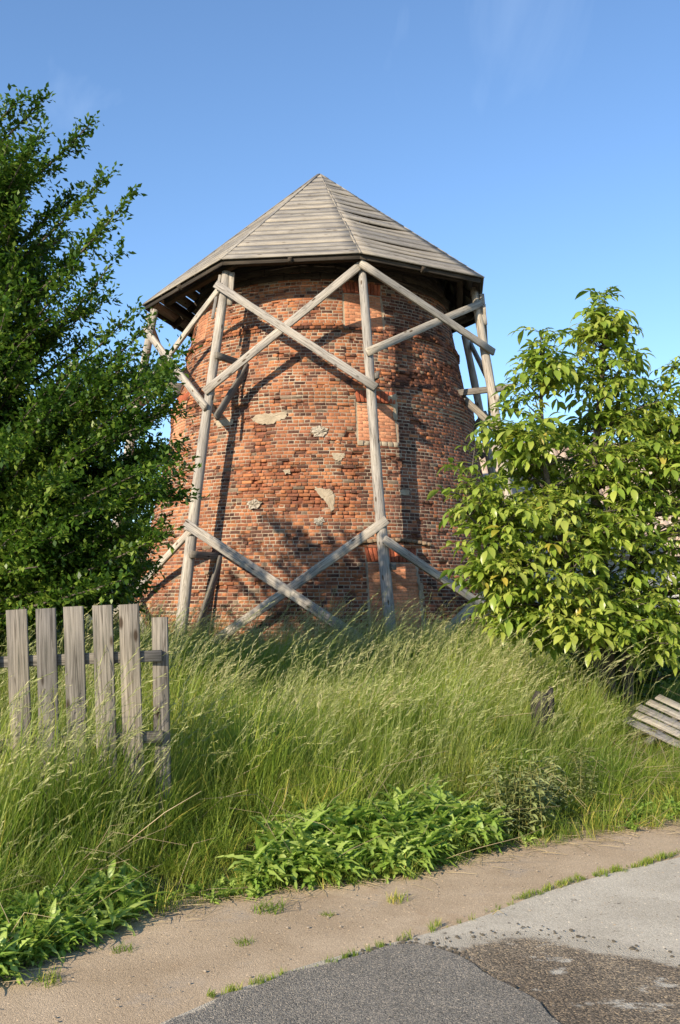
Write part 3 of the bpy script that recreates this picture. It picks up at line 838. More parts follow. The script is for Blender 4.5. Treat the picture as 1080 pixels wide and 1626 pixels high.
# ------------------------------------------------------------------ house behind the walnut
def box_geo(x0, x1, y0, y1, z0, z1):
    V = np.array([(x, y, z) for z in (z0, z1) for y in (y0, y1) for x in (x0, x1)])
    F = np.array([(0, 2, 3, 1), (4, 5, 7, 6), (0, 1, 5, 4), (1, 3, 7, 5), (3, 2, 6, 7), (2, 0, 4, 6)])
    return V, F
hx0, hx1, hy0, hy1 = 4.5, 16.0, 27.0, 34.0
house = thing("house", "pale tiled house with grey rendered walls half hidden behind the walnut tree", "house", ((hx0 + hx1) / 2, (hy0 + hy1) / 2, 0.4))
wx = 7.0; ridge_y = (hy0 + hy1) / 2; ez, rz = 3.0, 6.4
V = [(hx0, hy0, 0), (hx1, hy0, 0), (hx1, hy1, 0), (hx0, hy1, 0), (hx0, hy0, ez), (hx1, hy0, ez), (hx1, hy1, ez), (hx0, hy1, ez), (hx0, ridge_y, rz - .1), (hx1, ridge_y, rz - .1)]
hw = mk("wall", V, [[0, 1, 5, 4], [2, 3, 7, 6], [1, 2, 6, 9, 5], [3, 0, 4, 8, 7]], GREYPL, house)
G = Geo(); nr = 17
for sgn in (-1, 1):
    for r_ in range(nr):
        f0, f1 = r_ / nr, (r_ + 1.12) / nr
        ya, yb = (hy0 - .45, ridge_y) if sgn < 0 else (hy1 + .45, ridge_y)
        for c_ in range(40):
            x0 = hx0 - 0.35 + c_ * 0.305; x1 = x0 + 0.29; q = random.uniform(-.012, .012)
            P = lambda x, f, h: (x, ya + (yb - ya) * f, ez - .2 + (rz - ez + .2) * f + h)
            Vt = [P(x0, f0, .10 + q), P(x1, f0, .10 + q), P(x1, f1, .05 + q), P(x0, f1, .05 + q), P(x0, f0, .02), P(x1, f0, .02), P(x1, f1, .0), P(x0, f1, 0)]
            G.add(Vt, [(0, 1, 2, 3), (4, 5, 1, 0), (5, 6, 2, 1), (7, 4, 0, 3)])
hr = G.build("roof", TILE, house)
win = bpy.data.materials.new("window_glass"); win.use_nodes = True
wb_ = win.node_tree.nodes["Principled BSDF"]; wb_.inputs["Base Color"].default_value = (0.03, 0.045, 0.06, 1); wb_.inputs["Roughness"].default_value = 0.06
WHITE = rough_mat("white_paint", (0.6, 0.6, 0.58), (0.75, 0.75, 0.72), 6, 0.1, 0.003)
for wxp in (6.95, 9.6, 12.6):
    G = Geo()
    for b_ in ((wxp - .5, wxp - .43, 1.2, 2.4), (wxp + .43, wxp + .5, 1.2, 2.4), (wxp - .5, wxp + .5, 1.13, 1.2), (wxp - .5, wxp + .5, 2.4, 2.47), (wxp - .03, wxp + .03, 1.2, 2.4)):
        V, F = box_geo(b_[0], b_[1], hy0 - .06, hy0 - .005, b_[2], b_[3]); G.add(V, F)
    wo = G.build("window", WHITE, house); wo['wpos'] = (0.0, 0.0, 0.0)
    V, F = box_geo(wxp - .43, wxp + .43, hy0 - .03, hy0 - .01, 1.2, 2.4)
    mk("pane", V, F, win, wo)
V, F = box_geo(10.2, 10.8, ridge_y - .3, ridge_y + .3, rz - .3, rz + .8); mk("chimney", V, F, BRICK, house, col=(0.35, 0.12, 0.06))

# ------------------------------------------------------------------ trees
def perp_frame(d):
    d = d / (np.linalg.norm(d) + 1e-9); a = np.cross(d, [0.13, 0.27, 0.95]); a /= np.linalg.norm(a) + 1e-9
    return d, a, np.cross(d, a)
def leaves_mesh(name, P, D, S, mat, parent, wide=0.5, colv=None, fold=0.12):
    """one bent diamond per leaf: P (n,3) base, D (n,3) direction, S (n) length"""
    n = len(P); D = D / (np.linalg.norm(D, axis=1)[:, None] + 1e-9)
    R = rng.normal(0, 1, (n, 3)); R -= D * (R * D).sum(1)[:, None]; R /= np.linalg.norm(R, axis=1)[:, None]
    # leaves tend to lie flat: pull the width axis towards the horizontal
    Hh = np.cross(D, np.array([0, 0, 1.0])); Hh /= np.linalg.norm(Hh, axis=1)[:, None] + 1e-6
    R = R * 0.7 + Hh * 0.9 * np.sign((R * Hh).sum(1))[:, None]; R /= np.linalg.norm(R, axis=1)[:, None]
    Nn = np.cross(R, D)
    s = S[:, None]
    v0 = P; v1 = P + D * s * 0.5 + R * s * wide / 2 + Nn * s * fold; v2 = P + D * s - Nn * s * 0.1; v3 = P + D * s * 0.5 - R * s * wide / 2 + Nn * s * fold
    V = np.stack([v0, v1, v2, v3], 1).reshape(-1, 3)
    F = np.arange(4 * n).reshape(-1, 4)
    col = np.repeat(colv, 4, 0) if colv is not None else np.ones((4 * n, 3))
    return mk(name, V, F, mat, parent, None, col)
def bezier(a, b, c, n):
    t = np.linspace(0, 1, n)[:, None]; return (1 - t) ** 2 * a + 2 * t * (1 - t) * b + t ** 2 * c

def plume(P, D, S, a, tip, sag, leafs, dens=1.0, tw=0.42, start=0.25, wood=None, r0=0.03):
    """a branch from a to tip with side twigs full of leaves"""
    L = np.linalg.norm(tip - a); mid = (a + tip) / 2 + np.array([0, 0, sag]) * L + rng.normal(0, 0.05, 3) * L
    n = max(6, int(L / 0.12)); pts = bezier(a, mid, tip, n)
    if wood is not None:
        V, F, U = tube_geo(pts[::2] if n > 8 else pts, np.linspace(r0, 0.005, len(pts[::2] if n > 8 else pts)), 4); wood.add(V, F, U)
    T = np.gradient(pts, axis=0); T /= np.linalg.norm(T, axis=1)[:, None]
    m = int(L * 46 * dens)
    for _ in range(m):
        f = start + (1 - start) * random.random() ** 0.85; x = f * (n - 1); i = min(int(x), n - 2); p = pts[i] + (pts[i+1] - pts[i]) * (x - i)
        tl = tw * (1.08 - f) ** 0.65 * random.uniform(0.4, 1.0) + 0.06
        dd = T[i] * 0.9 + rng.normal(0, 0.62, 3) + np.array([0, 0, 0.12]); dd /= np.linalg.norm(dd)
        k = max(3, int(tl / (leafs * .45)))
        q = np.linspace(0.05, 1, k)[:, None]
        pp = p + dd * tl * q + rng.normal(0, 0.008, (k, 3)) - np.array([0, 0, 0.10]) * (q * tl) ** 2
        P.append(pp); D.append(dd * 0.75 + rng.normal(0, 0.55, (k, 3)) + np.array([0, 0, -0.1]))
        S.append(rng.uniform(leafs * 0.7, leafs * 1.3, k))
def finish(name, P, D, S, mat, parent, wide=0.5):
    P = np.concatenate(P); D = np.concatenate(D); S = np.concatenate(S)
    o = leaves_mesh(name, P, D, S, mat, parent, wide); o['kind'] = 'stuff'; return o

# dark plum tree on the left
tb = np.array([-4.5, 10.6, 0.25])
tree = thing("plum_tree", "tall dark green leafy tree rising behind the left picket fence with long upswept boughs", "tree", tuple(tb))
wood = Geo(); P, D, S = [], [], []
tr = [tb, tb + [0.05, 0, 1.0], tb + [0.15, -.1, 2.2], tb + [0.25, -.1, 3.6], tb + [0.35, 0, 5.0]]
tr.append(tb + [0.1, 0, 6.6])
V, F, U = tube_geo(tr, [0.2, 0.16, 0.13, 0.10, 0.07, 0.03], 10, 0.05); mk("trunk", V, F, BARK, tree, U, smooth_=True)
def trunk_at(z):
    tr_ = np.array(tr); return np.array([np.interp(z, tr_[:, 2], tr_[:, 0]), np.interp(z, tr_[:, 2], tr_[:, 1]), z])
sil = [  # px, py, depth, z on trunk, sag
    (38, 152, 9.8, 4.2, .05), (68, 158, 9.9, 4.0, .02), (150, 190, 9.9, 3.8, -.04), (70, 205, 9.6, 3.9, -.03), (176, 270, 9.7, 3.5, -.08), (208, 308, 9.6, 3.2, -.12),
    (158, 365, 9.9, 3.1, -.1), (192, 396, 9.6, 2.7, -.14), (130, 300, 10.2, 3.3, -.05), (118, 425, 9.4, 2.7, -.1), (178, 468, 10.1, 2.6, -.08), (216, 492, 9.5, 2.5, -.12), (240, 515, 9.9, 2.4, -.1), (165, 475, 10, 2.3, -.05),
    (300, 548, 9.5, 2.1, -.1), (268, 590, 9.3, 2.2, -.05), (275, 640, 9.2, 2.0, 0), (300, 745, 9.3, 1.9, 0.05), (306, 790, 9.4, 1.8, 0.08), (280, 700, 9.8, 1.9, 0), (250, 845, 9.0, 1.6, .1), (215, 560, 9.2, 2.2, 0),
    (200, 900, 9.4, 1.4, .1), (150, 930, 9.0, 1.2, .1), (60, 900, 8.9, 1.2, .1), (100, 850, 8.7, 1.3, .1), (30, 700, 8.2, 1.8, .1), (110, 760, 8.4, 1.8, .1), (180, 800, 8.7, 1.7, .12), (250, 780, 9.0, 1.7, .1)]
for (px, py, dpt, zt, sg) in sil:
    tip = aty(px, py, dpt)
    if py < 520: zt = min(6.4, tip[2] - 0.55 * math.hypot(tip[0] + 4.3, tip[1] - 10.6))
    a = trunk_at(max(zt, 1.0))
    plume(P, D, S, a, tip, sg, 0.062, 1.2, 0.30 if py < 480 else 0.38, 0.18, wood)
for q in range(150):
    u = rng.normal(0, 1, 3); u /= np.linalg.norm(u); u *= random.uniform(0.6, 1.0)
    if u[2] < -0.8: continue
    tip = np.array([-4.15, 10.3, 2.95]) + u * np.array([2.25, 2.3, 2.5])
    if tip[2] > 4.4: tip[:2] = np.array([-4.2, 10.3]) + (tip[:2] - np.array([-4.2, 10.3])) * 0.72
    tip[2] = max(tip[2], 0.7)
    qx, qy = proj(tip)
    if qx > 292: tip[0] -= (qx - 285) / FPX * tip[1]
    if qy < 400 and qx > 60 + (qy - 150) * 0.4: tip[0] -= (qx - 60 - (qy - 150) * 0.4) / FPX * tip[1]
    a = trunk_at(min(max(tip[2] * 0.55 + random.uniform(-.4, .4), 0.9), 4.6)) + rng.normal(0, 0.2, 3)
    plume(P, D, S, a, tip, -0.03, 0.065, 0.85, 0.42, 0.2, wood)
for q in range(60):
    u = rng.normal(0, 1, 3); u /= np.linalg.norm(u); u *= random.uniform(0.55, 1.0)
    tip = np.array([-5.4, 10.9, 4.7]) + u * np.array([1.45, 1.9, 2.7])
    plume(P, D, S, trunk_at(min(6.2, max(1.5, tip[2] * .75))) + rng.normal(0, .12, 3), tip, -.02, 0.065, 0.8, 0.40, 0.2, wood)
for q in range(62):
    py = random.uniform(560, 945); px = random.uniform(40, 292 - 0.25 * max(0, py - 830)); tip = aty(px, py, random.uniform(8.6, 10.9))
    plume(P, D, S, trunk_at(max(1.0, tip[2] * .6)) + rng.normal(0, .2, 3), tip, .0, 0.062, 0.8, 0.38, 0.35, wood)
for q in range(78):
    py = random.uniform(215, 600); px = random.uniform(-60, 60 + (py - 230) * .32); tip = aty(px, py, random.uniform(9.3, 10.9))
    plume(P, D, S, trunk_at(min(5.8, tip[2] * .8)) + rng.normal(0, .15, 3), tip, -.03, 0.062, 0.8, 0.32, 0.3, wood)
for q in range(44):
    py = random.uniform(840, 960); px = random.uniform(120, 275 - 0.45 * (py - 840)); tip = aty(px, py, random.uniform(9.4, 11.5))
    plume(P, D, S, trunk_at(1.2) + rng.normal(0, .2, 3), tip, .1, 0.062, 0.8, 0.36, 0.45, wood)
wood.build("branch", BARK, tree)
finish("crown", P, D, S, PLUM, tree, 0.56)
print("plum leaves", sum(len(x) for x in P))

def simple_tree(name, label, cat, base, h, rad, mat, leafs, nb, group=None, z0=0.25):
    base = np.array(base, float); t = thing(name, label, cat, tuple(base), group)
    pts = [base + [0, 0, -0.2], base + [0.05 * h * .1, 0, h * .3], base + [-.03 * h * .2, 0, h * .75]]
    V, F, U = tube_geo(pts, [h * .028, h * .02, h * .008], 8); mk("trunk", V, F, BARK, t, U, smooth_=True)
    P, D, S = [], [], []; wd = Geo()
    for q in range(nb):
        u = rng.normal(0, 1, 3); u /= np.linalg.norm(u); u *= random.uniform(.55, 1)
        c = base + [0, 0, h * (0.5 + z0 / 2)]; tip = c + u * np.array([rad, rad, h * (0.5 - z0 / 2)]) * random.uniform(.85, 1.1)
        a = base + [0, 0, h * min(max(.2, (tip[2] - base[2]) / h * .6), .7)]
        plume(P, D, S, a, tip, -.03, leafs, 0.5, rad * 0.22, .25, wd, r0=.04)
    wd.build("branch", BARK, t)['kind'] = 'stuff'; finish("crown", P, D, S, mat, t, 0.7)
    return t
simple_tree("background_tree", "bright sunlit tree seen in the gap between the dark tree and the brick tower", "tree", (-5.7, 24.5, 0.4), 6.6, 2.3, LIGHTLEAF, 0.10, 60, z0=.05)
simple_tree("background_tree", "round green tree far off behind the dark left tree at the edge of the view", "tree", (-11.5, 31, 0.4), 6.0, 3.2, PLUM, 0.14, 60, z0=.05)
simple_tree("background_bush", "green bush filling the ground behind the trunk of the dark left tree", "bush", (-6.2, 14.5, 0.4), 2.6, 1.9, PLUM, 0.08, 60, z0=.0)

simple_tree("background_tree", "dense tree behind the tower's left foot, closing the gap to the sky", "tree", (-6.6, 21.5, 0.4), 4.2, 1.9, PLUM, 0.10, 60, z0=.0)
simple_tree("background_bush", "dark bush between the left tree and the foot of the tower", "bush", (-4.2, 13.2, 0.35), 2.3, 1.5, PLUM, 0.075, 46, z0=.0)
simple_tree("background_bush", "dark undergrowth bush at the foot of the walnut tree", "bush", (3.3, 12.2, 0.3), 1.5, 1.3, PLUM, 0.075, 40, z0=.0)
# walnut tree on the right
wbp = np.array([2.92, 11.0, 0.22])
wal = thing("walnut_tree", "young walnut tree with large glossy drooping leaves right of the tower", "tree", tuple(wbp))
stems = []
def stem(pts, r0, r1):
    pts = np.array(pts, float); n = 14; tt = np.linspace(0, 1, len(pts)); t = np.linspace(0, 1, n)
    c = np.stack([np.interp(t, tt, pts[:, i]) for i in range(3)], 1); c += np.stack([np.sin(t * 9) * .02, np.cos(t * 7) * .02, t * 0], 1)
    V, F, U = tube_geo(c, np.linspace(r0, r1, n), 8, 0.04); mk("trunk", V, F, BARK, wal, U, smooth_=True); stems.append(c)
stem([wbp + [0, 0, -.2], aty(955, 900, 11.0), aty(945, 760, 11.0), aty(955, 600, 11.1), aty(962, 490, 11.1)], 0.075, 0.012)
stem([wbp + [0.2, 0.1, -.2], aty(992, 940, 11.1), aty(1030, 800, 11.2), aty(1075, 680, 11.3), aty(1110, 570, 11.3)], 0.07, 0.012)
stem([wbp + [0.0, 0, 0.35], aty(900, 900, 10.7), aty(870, 760, 10.6), aty(858, 640, 10.7), aty(857, 540, 10.7)], 0.05, 0.01)
stem([wbp + [0.1, 0, 0.3], aty(880, 960, 10.5), aty(800, 880, 10.4), aty(745, 820, 10.4)], 0.035, 0.01)
allst = np.concatenate(stems)
wood = Geo()
def leaflet(P, d, nrm, L, w):
    """curled leaflet, 4 x 2 quads"""
    side = np.cross(d, nrm); V = []
    prof = [0.12, 0.8, 1.0, 0.72, 0.06]
    for i, pf in enumerate(prof):
        f = i / 4; c = P + d * L * f * (1 - 0.12 * f) - nrm * L * (0.34 * f * f)
        for s in (-1, 0, 1): V.append(c + side * s * w * 0.5 * pf + nrm * (abs(s) * w * 0.16 * pf))
    F = []
    for i in range(4):
        for s in range(2): F.append((i*3 + s, i*3 + s + 1, i*3 + 3 + s + 1, i*3 + 3 + s))
    return V, F
def compound(Geo_, base, d, scale, tint):
    """a walnut leaf: drooping stalk with paired leaflets and a big end one"""
    d = d / np.linalg.norm(d); up = np.array([0, 0, 1.0]); lat = np.cross(d, up); lat /= np.linalg.norm(lat) + 1e-6
    nr = np.cross(lat, d); L = 0.26 * scale; npair = random.choice([2, 3, 3])
    def at(f): return base + d * L * f - up * L * 0.35 * f * f
    pts = [at(f) for f in np.linspace(0, 1, 4)]
    V, F, U = tube_geo(pts, [0.003, .0025, .002, .0015], 4); Geo_.add(V, F, None, np.array([0.9, .8, .6]))
    for i in range(npair):
        f = 0.35 + 0.5 * i / max(1, npair - 1)
        for s in (-1, 1):
            dd = d * 0.45 + lat * s * 0.9 - up * random.uniform(-.3, .9) + rng.normal(0, .28, 3); dd /= np.linalg.norm(dd)
            nn = np.cross(dd, np.cross(up, dd)); nn /= np.linalg.norm(nn) + 1e-6; nn = nn + rng.normal(0, .25, 3); nn -= dd * nn.dot(dd); nn /= np.linalg.norm(nn)
            l = (0.10 + 0.03 * i) * scale * random.uniform(.85, 1.2); V, F = leaflet(at(f), dd, nn, l, l * 0.40); Geo_.add(V, F, None, tint * random.uniform(.85, 1.15))
    dd = d * 0.8 - up * random.uniform(.0, .7); dd /= np.linalg.norm(dd); nn = nr + rng.normal(0, .2, 3); nn -= dd * nn.dot(dd); nn /= np.linalg.norm(nn)
    l = 0.175 * scale; V, F = leaflet(at(1), dd, nn, l, l * .42); Geo_.add(V, F, None, tint)
# crown volume: ellipsoids given where they stand (px, py, depth, rx, ry, rz in m)
VOL = [(958, 610, 11.1, .36, .4, .75, 26), (957, 515, 11.1, .16, .2, .28, 10), (860, 590, 10.7, .22, .3, .38, 12), (940, 745, 11.0, .95, .9, .62, 42), (835, 700, 10.6, .50, .6, .38, 20), (1060, 720, 11.2, .7, .8, .8, 34),
       (800, 795, 10.4, .42, .55, .42, 20), (880, 840, 10.6, .9, .9, .55, 38), (995, 860, 10.8, .95, .9, .6, 38), (790, 905, 10.4, .36, .5, .30, 16), (870, 930, 10.5, .7, .7, .33, 28), (1060, 940, 10.7, .6, .6, .45, 20), (820, 970, 10.4, .4, .5, .2, 14), (930, 985, 10.5, .7, .6, .25, 30), (1040, 1000, 10.6, .5, .5, .25, 18),
       (1180, 760, 11.4, .8, .9, 1.1, 34), (1200, 930, 11.2, .8, .8, .6, 24), (1035, 650, 11.3, .36, .4, .36, 12)]
SIL = [(962, 470, 11.1), (950, 490, 11.1), (990, 515, 11.1), (1005, 570, 11.1), (922, 520, 11.0), (915, 560, 10.9), (858, 528, 10.7), (840, 555, 10.7), (878, 570, 10.7), (830, 600, 10.6), (815, 625, 10.6), (788, 650, 10.5), (765, 675, 10.5), (755, 705, 10.5),
       (742, 750, 10.4), (726, 778, 10.4), (745, 805, 10.4), (745, 855, 10.4), (735, 905, 10.3), (742, 930, 10.3), (765, 885, 10.4), (800, 965, 10.3), (830, 960, 10.3), (1060, 580, 11.3), (1075, 592, 11.3), (1095, 575, 11.3), (1045, 625, 11.2), (1000, 960, 10.5), (1050, 985, 10.5)]
tips = []
for (px, py, dp, rx, ry, rz_, n) in VOL:
    c = aty(px, py, dp)
    for _ in range(int(n * (1.55 if py < 780 else 1.25))):
        u = rng.normal(0, 1, 3); u /= np.linalg.norm(u); u *= random.uniform(.4, 1); tips.append((c + u * [rx, ry, rz_], c))
for (px, py, dp) in SIL: c = aty(px, py, dp); tips.append((c, c + [0.15, 0, -.3]))
Gc = Geo(); leafobjs = []
for (t, c) in tips:
    if t[2] < 0.75: t[2] = random.uniform(.75, 1.0)
    ok = allst[allst[:, 2] < t[2] - 0.05]
    if len(ok) == 0: ok = allst[:6]
    a = ok[np.argmin(np.linalg.norm((ok - t) * [1, 1, 0.75], axis=1))]
    L = np.linalg.norm(t - a)
    mid = (a + t) / 2 + np.array([0, 0, 0.08 * L]) + rng.normal(0, .04, 3); pts = bezier(a, mid, t, 6)
    V, F, U = tube_geo(pts, np.linspace(0.006 + 0.011 * min(L, 1.2), 0.004, 6), 5); wood.add(V, F, U)
    out = t - a; out[2] *= 0.3; out /= np.linalg.norm(out) + 1e-6
    nl = random.randint(6, 8)
    for q in range(nl):
        f = 1 - 0.45 * (q / nl); p = bezier(a, mid, t, 11)[int(round(f * 10))]
        an = q * 2.4 + random.uniform(-.4, .4)
        d = np.array([math.cos(an), math.sin(an), random.uniform(-.45, .8)]) + out * 0.6
        tint = np.array([1, 1, 1.0]) * random.uniform(.8, 1.1)
        if random.random() < 0.03: tint = np.array([1.2, 0.85, 0.8])
        leafobjs.append((p, d, random.choice([.4, .55, .7, .8, .9, 1.0]) * random.uniform(.9, 1.1), tint))
# the leaves nearest the viewer are single objects, the rest one mass
leafobjs.sort(key=lambda q: q[0][1])
vis = [q for q in leafobjs if proj(q[0])[0] < 1085]; rest = [q for q in leafobjs if proj(q[0])[0] >= 1085]
wood.build("branch", BARK, wal)
for q in vis[:300]:
    G1 = Geo(); compound(G1, np.array(q[0]), q[1], q[2], q[3]); G1.build("leaf", WALNUT, wal)
for q in vis[300:] + rest: compound(Gc, np.array(q[0]), q[1], q[2], q[3])
o = Gc.build("crown", WALNUT, wal); o['kind'] = 'stuff'
print("walnut leaves", len(leafobjs))

# ------------------------------------------------------------------ picket fence on the left
FY = 6.35
fence = thing("picket_fence", "grey weathered picket fence standing in tall grass on the left", "fence", (-1.9, FY, float(ground_z(-1.9, FY))))
def fp(px, py, y=FY): return aty(px, py, y)
pk = [(26, 968, 36, 1235), (72.5, 966, 80, 1235), (116.5, 963, 124, 1235), (162.5, 961, 170, 1235), (205, 959.5, 214, 1235), (-20, 970, -12, 1235), (-66, 972, -58, 1235)]
for (a, b, c, d) in pk:
    T = fp(a, b); Bq = fp(c, d); Bq = Bq + (Bq - T) * ((Bq[2] - 0.12) / (T[2] - Bq[2])) * -1 * -1
    board("picket", T, Bq, 0.124 if a != 26 else 0.130, 0.024, (1, 0, 0), FENCEW, fence, n=6, warp=0.004)
pT = fp(254, 980, FY + .13); pB = fp(259, 1200, FY + .13); pB = pB + (pB - pT) * ((pB[2] - 0.0) / (pT[2] - pB[2]))
board("post", pT, pB, 0.098, 0.11, (1, 0.12, 0), FENCEW, fence)
board("rail", fp(-150, 1057, FY + .045), fp(257, 1041, FY + .045), 0.070, 0.045, (0, 0, 1), FENCEW, fence)
board("rail", fp(-150, 1190, FY + .045), fp(259, 1169, FY + .045), 0.070, 0.045, (0, 0, 1), FENCEW, fence)

# fallen fence panel in the grass on the right
zf = 0.42
fallen = thing("fallen_fence_panel", "broken picket panel lying flat in the grass at the right edge", "fence panel", tuple(atz(1075, 1135, zf)))
fb = [((1066, 1102), (1140, 1130)), ((1043, 1110), (1130, 1150)), ((1014, 1120), (1120, 1170)), ((990, 1132), (1105, 1184)), ((970, 1143), (1080, 1194))]
up_ = np.array([.67, .69, .28]); up_ /= np.linalg.norm(up_); al_ = np.array([1, -.767, -.5]); al_ /= np.linalg.norm(al_)
org = aty(1029, 1114, 10.5)
for q, (dist, sh) in enumerate(((0.175, .02), (0.0, 0.0), (-.172, -.02), (-.335, .015), (-.50, .0))):
    P0 = org + up_ * (dist) + al_ * sh; P1 = P0 + al_ * 1.35
    board("picket", P0, P1, 0.112, 0.018, up_, WOOD, fallen, n=6, warp=.01)
for f in (0.32, 1.05):
    nn_ = np.cross(al_, up_); nn_ = nn_ if nn_[2] < 0 else -nn_
    board("rail", org + al_ * f + up_ * .3 + nn_ * .04, org + al_ * f - up_ * .65 + nn_ * .04, .06, .045, al_, FENCEW, fallen)

# charred stump of a post
sp_ = atz(858, 1085, 0.85); sx, sy = sp_[0], sp_[1]; gz = float(ground_z(sx, sy))
st = thing("charred_stump", "short dark charred post stump standing in the tall grass", "stump", (sx, sy, gz))
V, F, U = tube_geo([(sx, sy, gz - .1), (sx, sy, gz + .35), (sx - .01, sy, .68), (sx + .01, sy, .77)], [.10, .09, .08, .06], 10, .10)
mk("stump_wood", V, F, CHAR, st, U)
V, F, U = tube_geo([(sx + .06, sy, gz), (sx + .085, sy, .68), (sx + .10, sy, .82)], [.05, .045, .02], 6, .15); mk("splinter", V, F, CHAR, st, U)

# ------------------------------------------------------------------ grass and plants
lib = bpy.data.collections.new("plant_sources")
def new_src(name, G, mat):
    me = G.build(name, mat, link=False); o = bpy.data.objects.new(name, me); return o
def blade(G, base, h, w, az, bend, lean, col, nseg=4):
    f = np.linspace(0, 1, nseg + 1); d = np.array([math.cos(az), math.sin(az)])
    s = np.array([-d[1], d[0]])
    x = base[0] + d[0] * bend * h * f ** 2 + lean[0] * h * f ** 1.5; y = base[1] + d[1] * bend * h * f ** 2 + lean[1] * h * f ** 1.5
    z = h * (f - 0.25 * bend * f ** 2)
    ww = w * np.array([0.7, 1, 0.85, 0.55, 0.05])[:nseg + 1] if nseg == 4 else w * (1 - f * .9)
    V = np.zeros((2 * (nseg + 1), 3)); V[0::2] = np.stack([x - s[0] * ww / 2, y - s[1] * ww / 2, z], 1); V[1::2] = np.stack([x + s[0] * ww / 2, y + s[1] * ww / 2, z], 1)
    F = [(2*i, 2*i + 1, 2*i + 3, 2*i + 2) for i in range(nseg)]
    cc = np.repeat(np.linspace(0.85, 1.05, nseg + 1)[:, None] * col, 2, 0)
    G.add(V, F, None, cc)
def tuft(nb, h, w, rad, yellow=0.08):
    G = Geo()
    for _ in range(nb):
        a = random.uniform(0, 6.28); r = rad * math.sqrt(random.random())
        col = np.array([1, 1, 1.0]) * random.uniform(.75, 1.2)
        if random.random() < yellow: col = np.array([2.2, 1.5, 2.2]) * random.uniform(.8, 1.1)
        blade(G, (r * math.cos(a), r * math.sin(a)), h * random.uniform(.5, 1.1), w * random.uniform(.7, 1.3), random.uniform(0, 6.28), random.uniform(.05, .8), (random.uniform(-.18, .30), random.uniform(-.18, .18)), col)
    return G
def stalks(n, h, rad, dense=True):
    G = Geo()
    for _ in range(n):
        a = random.uniform(0, 6.28); r = rad * math.sqrt(random.random()); bx, by = r * math.cos(a), r * math.sin(a)
        hh = h * random.uniform(.75, 1.1); az = random.uniform(-.9, .9); bend = random.uniform(.15, .55)
        f = np.linspace(0, 1, 9); nod = random.uniform(.05, .30)
        px = bx + math.cos(az) * hh * bend * f ** 1.8 + nod * hh * np.clip(f - .8, 0, 1) * 1.5; py = by + math.sin(az) * hh * bend * f ** 1.8
        pz = hh * (f - .18 * bend * f ** 2) - hh * nod * np.clip(f - .82, 0, 1) ** 1.2 * 2.5
        C_ = np.stack([px, py, pz], 1)
        V, F, U = tube_geo(C_, np.linspace(.0014, .0008, 9), 3); G.add(V, [q for q in F], None, np.array([.8, .95, .6]))
        m = 16
        for k in range(m):
            g_ = 0.78 + 0.22 * k / (m - 1); x = g_ * 8; i = min(int(x), 7); p = C_[i] + (C_[i+1] - C_[i]) * (x - i)
            T = C_[i+1] - C_[i]; T /= np.linalg.norm(T)
            dd = T + rng.normal(0, .24, 3) + np.array([.12, 0, -.1]); dd /= np.linalg.norm(dd); sd = np.cross(dd, rng.normal(0, 1, 3)); sd /= np.linalg.norm(sd)
            L = random.uniform(.03, .06) * (1.2 - .6 * k / m); w = .0021
            G.add([p, p + dd * L * .5 + sd * w, p + dd * L, p + dd * L * .5 - sd * w], [(0, 1, 2, 3)], None, np.array([1, 1, 1.]) * random.uniform(.85, 1.35))
    return G
def lobed_leaf(G, base, az, L, w, elev, droop, lobes, col):
    n = 9; f = np.linspace(0, 1, n + 1)
    prof = np.sin(math.pi * np.clip(f, 0.02, 1) ** 0.75) * (0.55 + 0.45 * f) + 0.05
    if lobes: prof = prof * np.where(np.arange(n + 1) % 2 == 0, 1.2, 0.38)
    prof[-1] = 0.03
    d = np.array([math.cos(az), math.sin(az)]); s = np.array([-d[1], d[0], 0])
    rr = L * (f * math.cos(elev) + 0.1 * f * f); zz = L * (f * math.sin(elev) - droop * f ** 2.2)
    V = []; tw = random.uniform(-.5, .5)
    for i in range(n + 1):
        c = np.array([base[0] + d[0] * rr[i], base[1] + d[1] * rr[i], base[2] + zz[i]])
        sv = s * math.cos(tw * f[i]) + np.array([0, 0, 1]) * math.sin(tw * f[i])
        back = np.array([d[0], d[1], 0]) * (-.12 * L if (lobes and i % 2 == 0) else 0)
        V += [c + sv * w * prof[i] / 2 + back * .5 + [0, 0, w * .12], c, c - sv * w * prof[i] / 2 + back * .5 + [0, 0, w * .12]]
    F = []
    for i in range(n): F += [(i*3, i*3 + 1, i*3 + 4, i*3 + 3), (i*3 + 1, i*3 + 2, i*3 + 5, i*3 + 4)]
    cc = np.tile(col, (len(V), 1)); cc[1::3] *= 1.35
    G.add(V, F, None, cc)
def weed_plant(h):
    G = Geo()
    for k in range(13):
        lobed_leaf(G, (random.uniform(-.03, .03), random.uniform(-.03, .03), random.uniform(0, h * .45)), k * 2.4 + random.uniform(-.4, .4), random.uniform(.15, .30), random.uniform(.045, .085),
                   random.uniform(.35, 1.25), random.uniform(.2, .8), random.random() < .88, np.array([1, 1, 1.]) * random.uniform(.8, 1.2))
    return G
def nettle_plant(h):
    G = Geo()
    for s_ in range(3):
        bx, by = random.uniform(-.05, .05), random.uniform(-.05, .05); ln = random.uniform(-.15, .15)
        V, F, U = tube_geo([(bx, by, 0), (bx + ln * .4, by, h * .5), (bx + ln, by, h)], [.003, .0025, .002], 3); G.add(V, F, None, np.array([1.2, 1, .9]))
        for k in range(9):
            f = .2 + .8 * k / 9
            for q in (0, math.pi):
                lobed_leaf(G, (bx + ln * f, by, h * f), k * 1.57 + q + random.uniform(-.3, .3), .085 * (1.3 - .6 * f), random.uniform(.022, .034), .35, .5, False, np.array([1, 1, 1.]) * random.uniform(.8, 1.25))
    return G

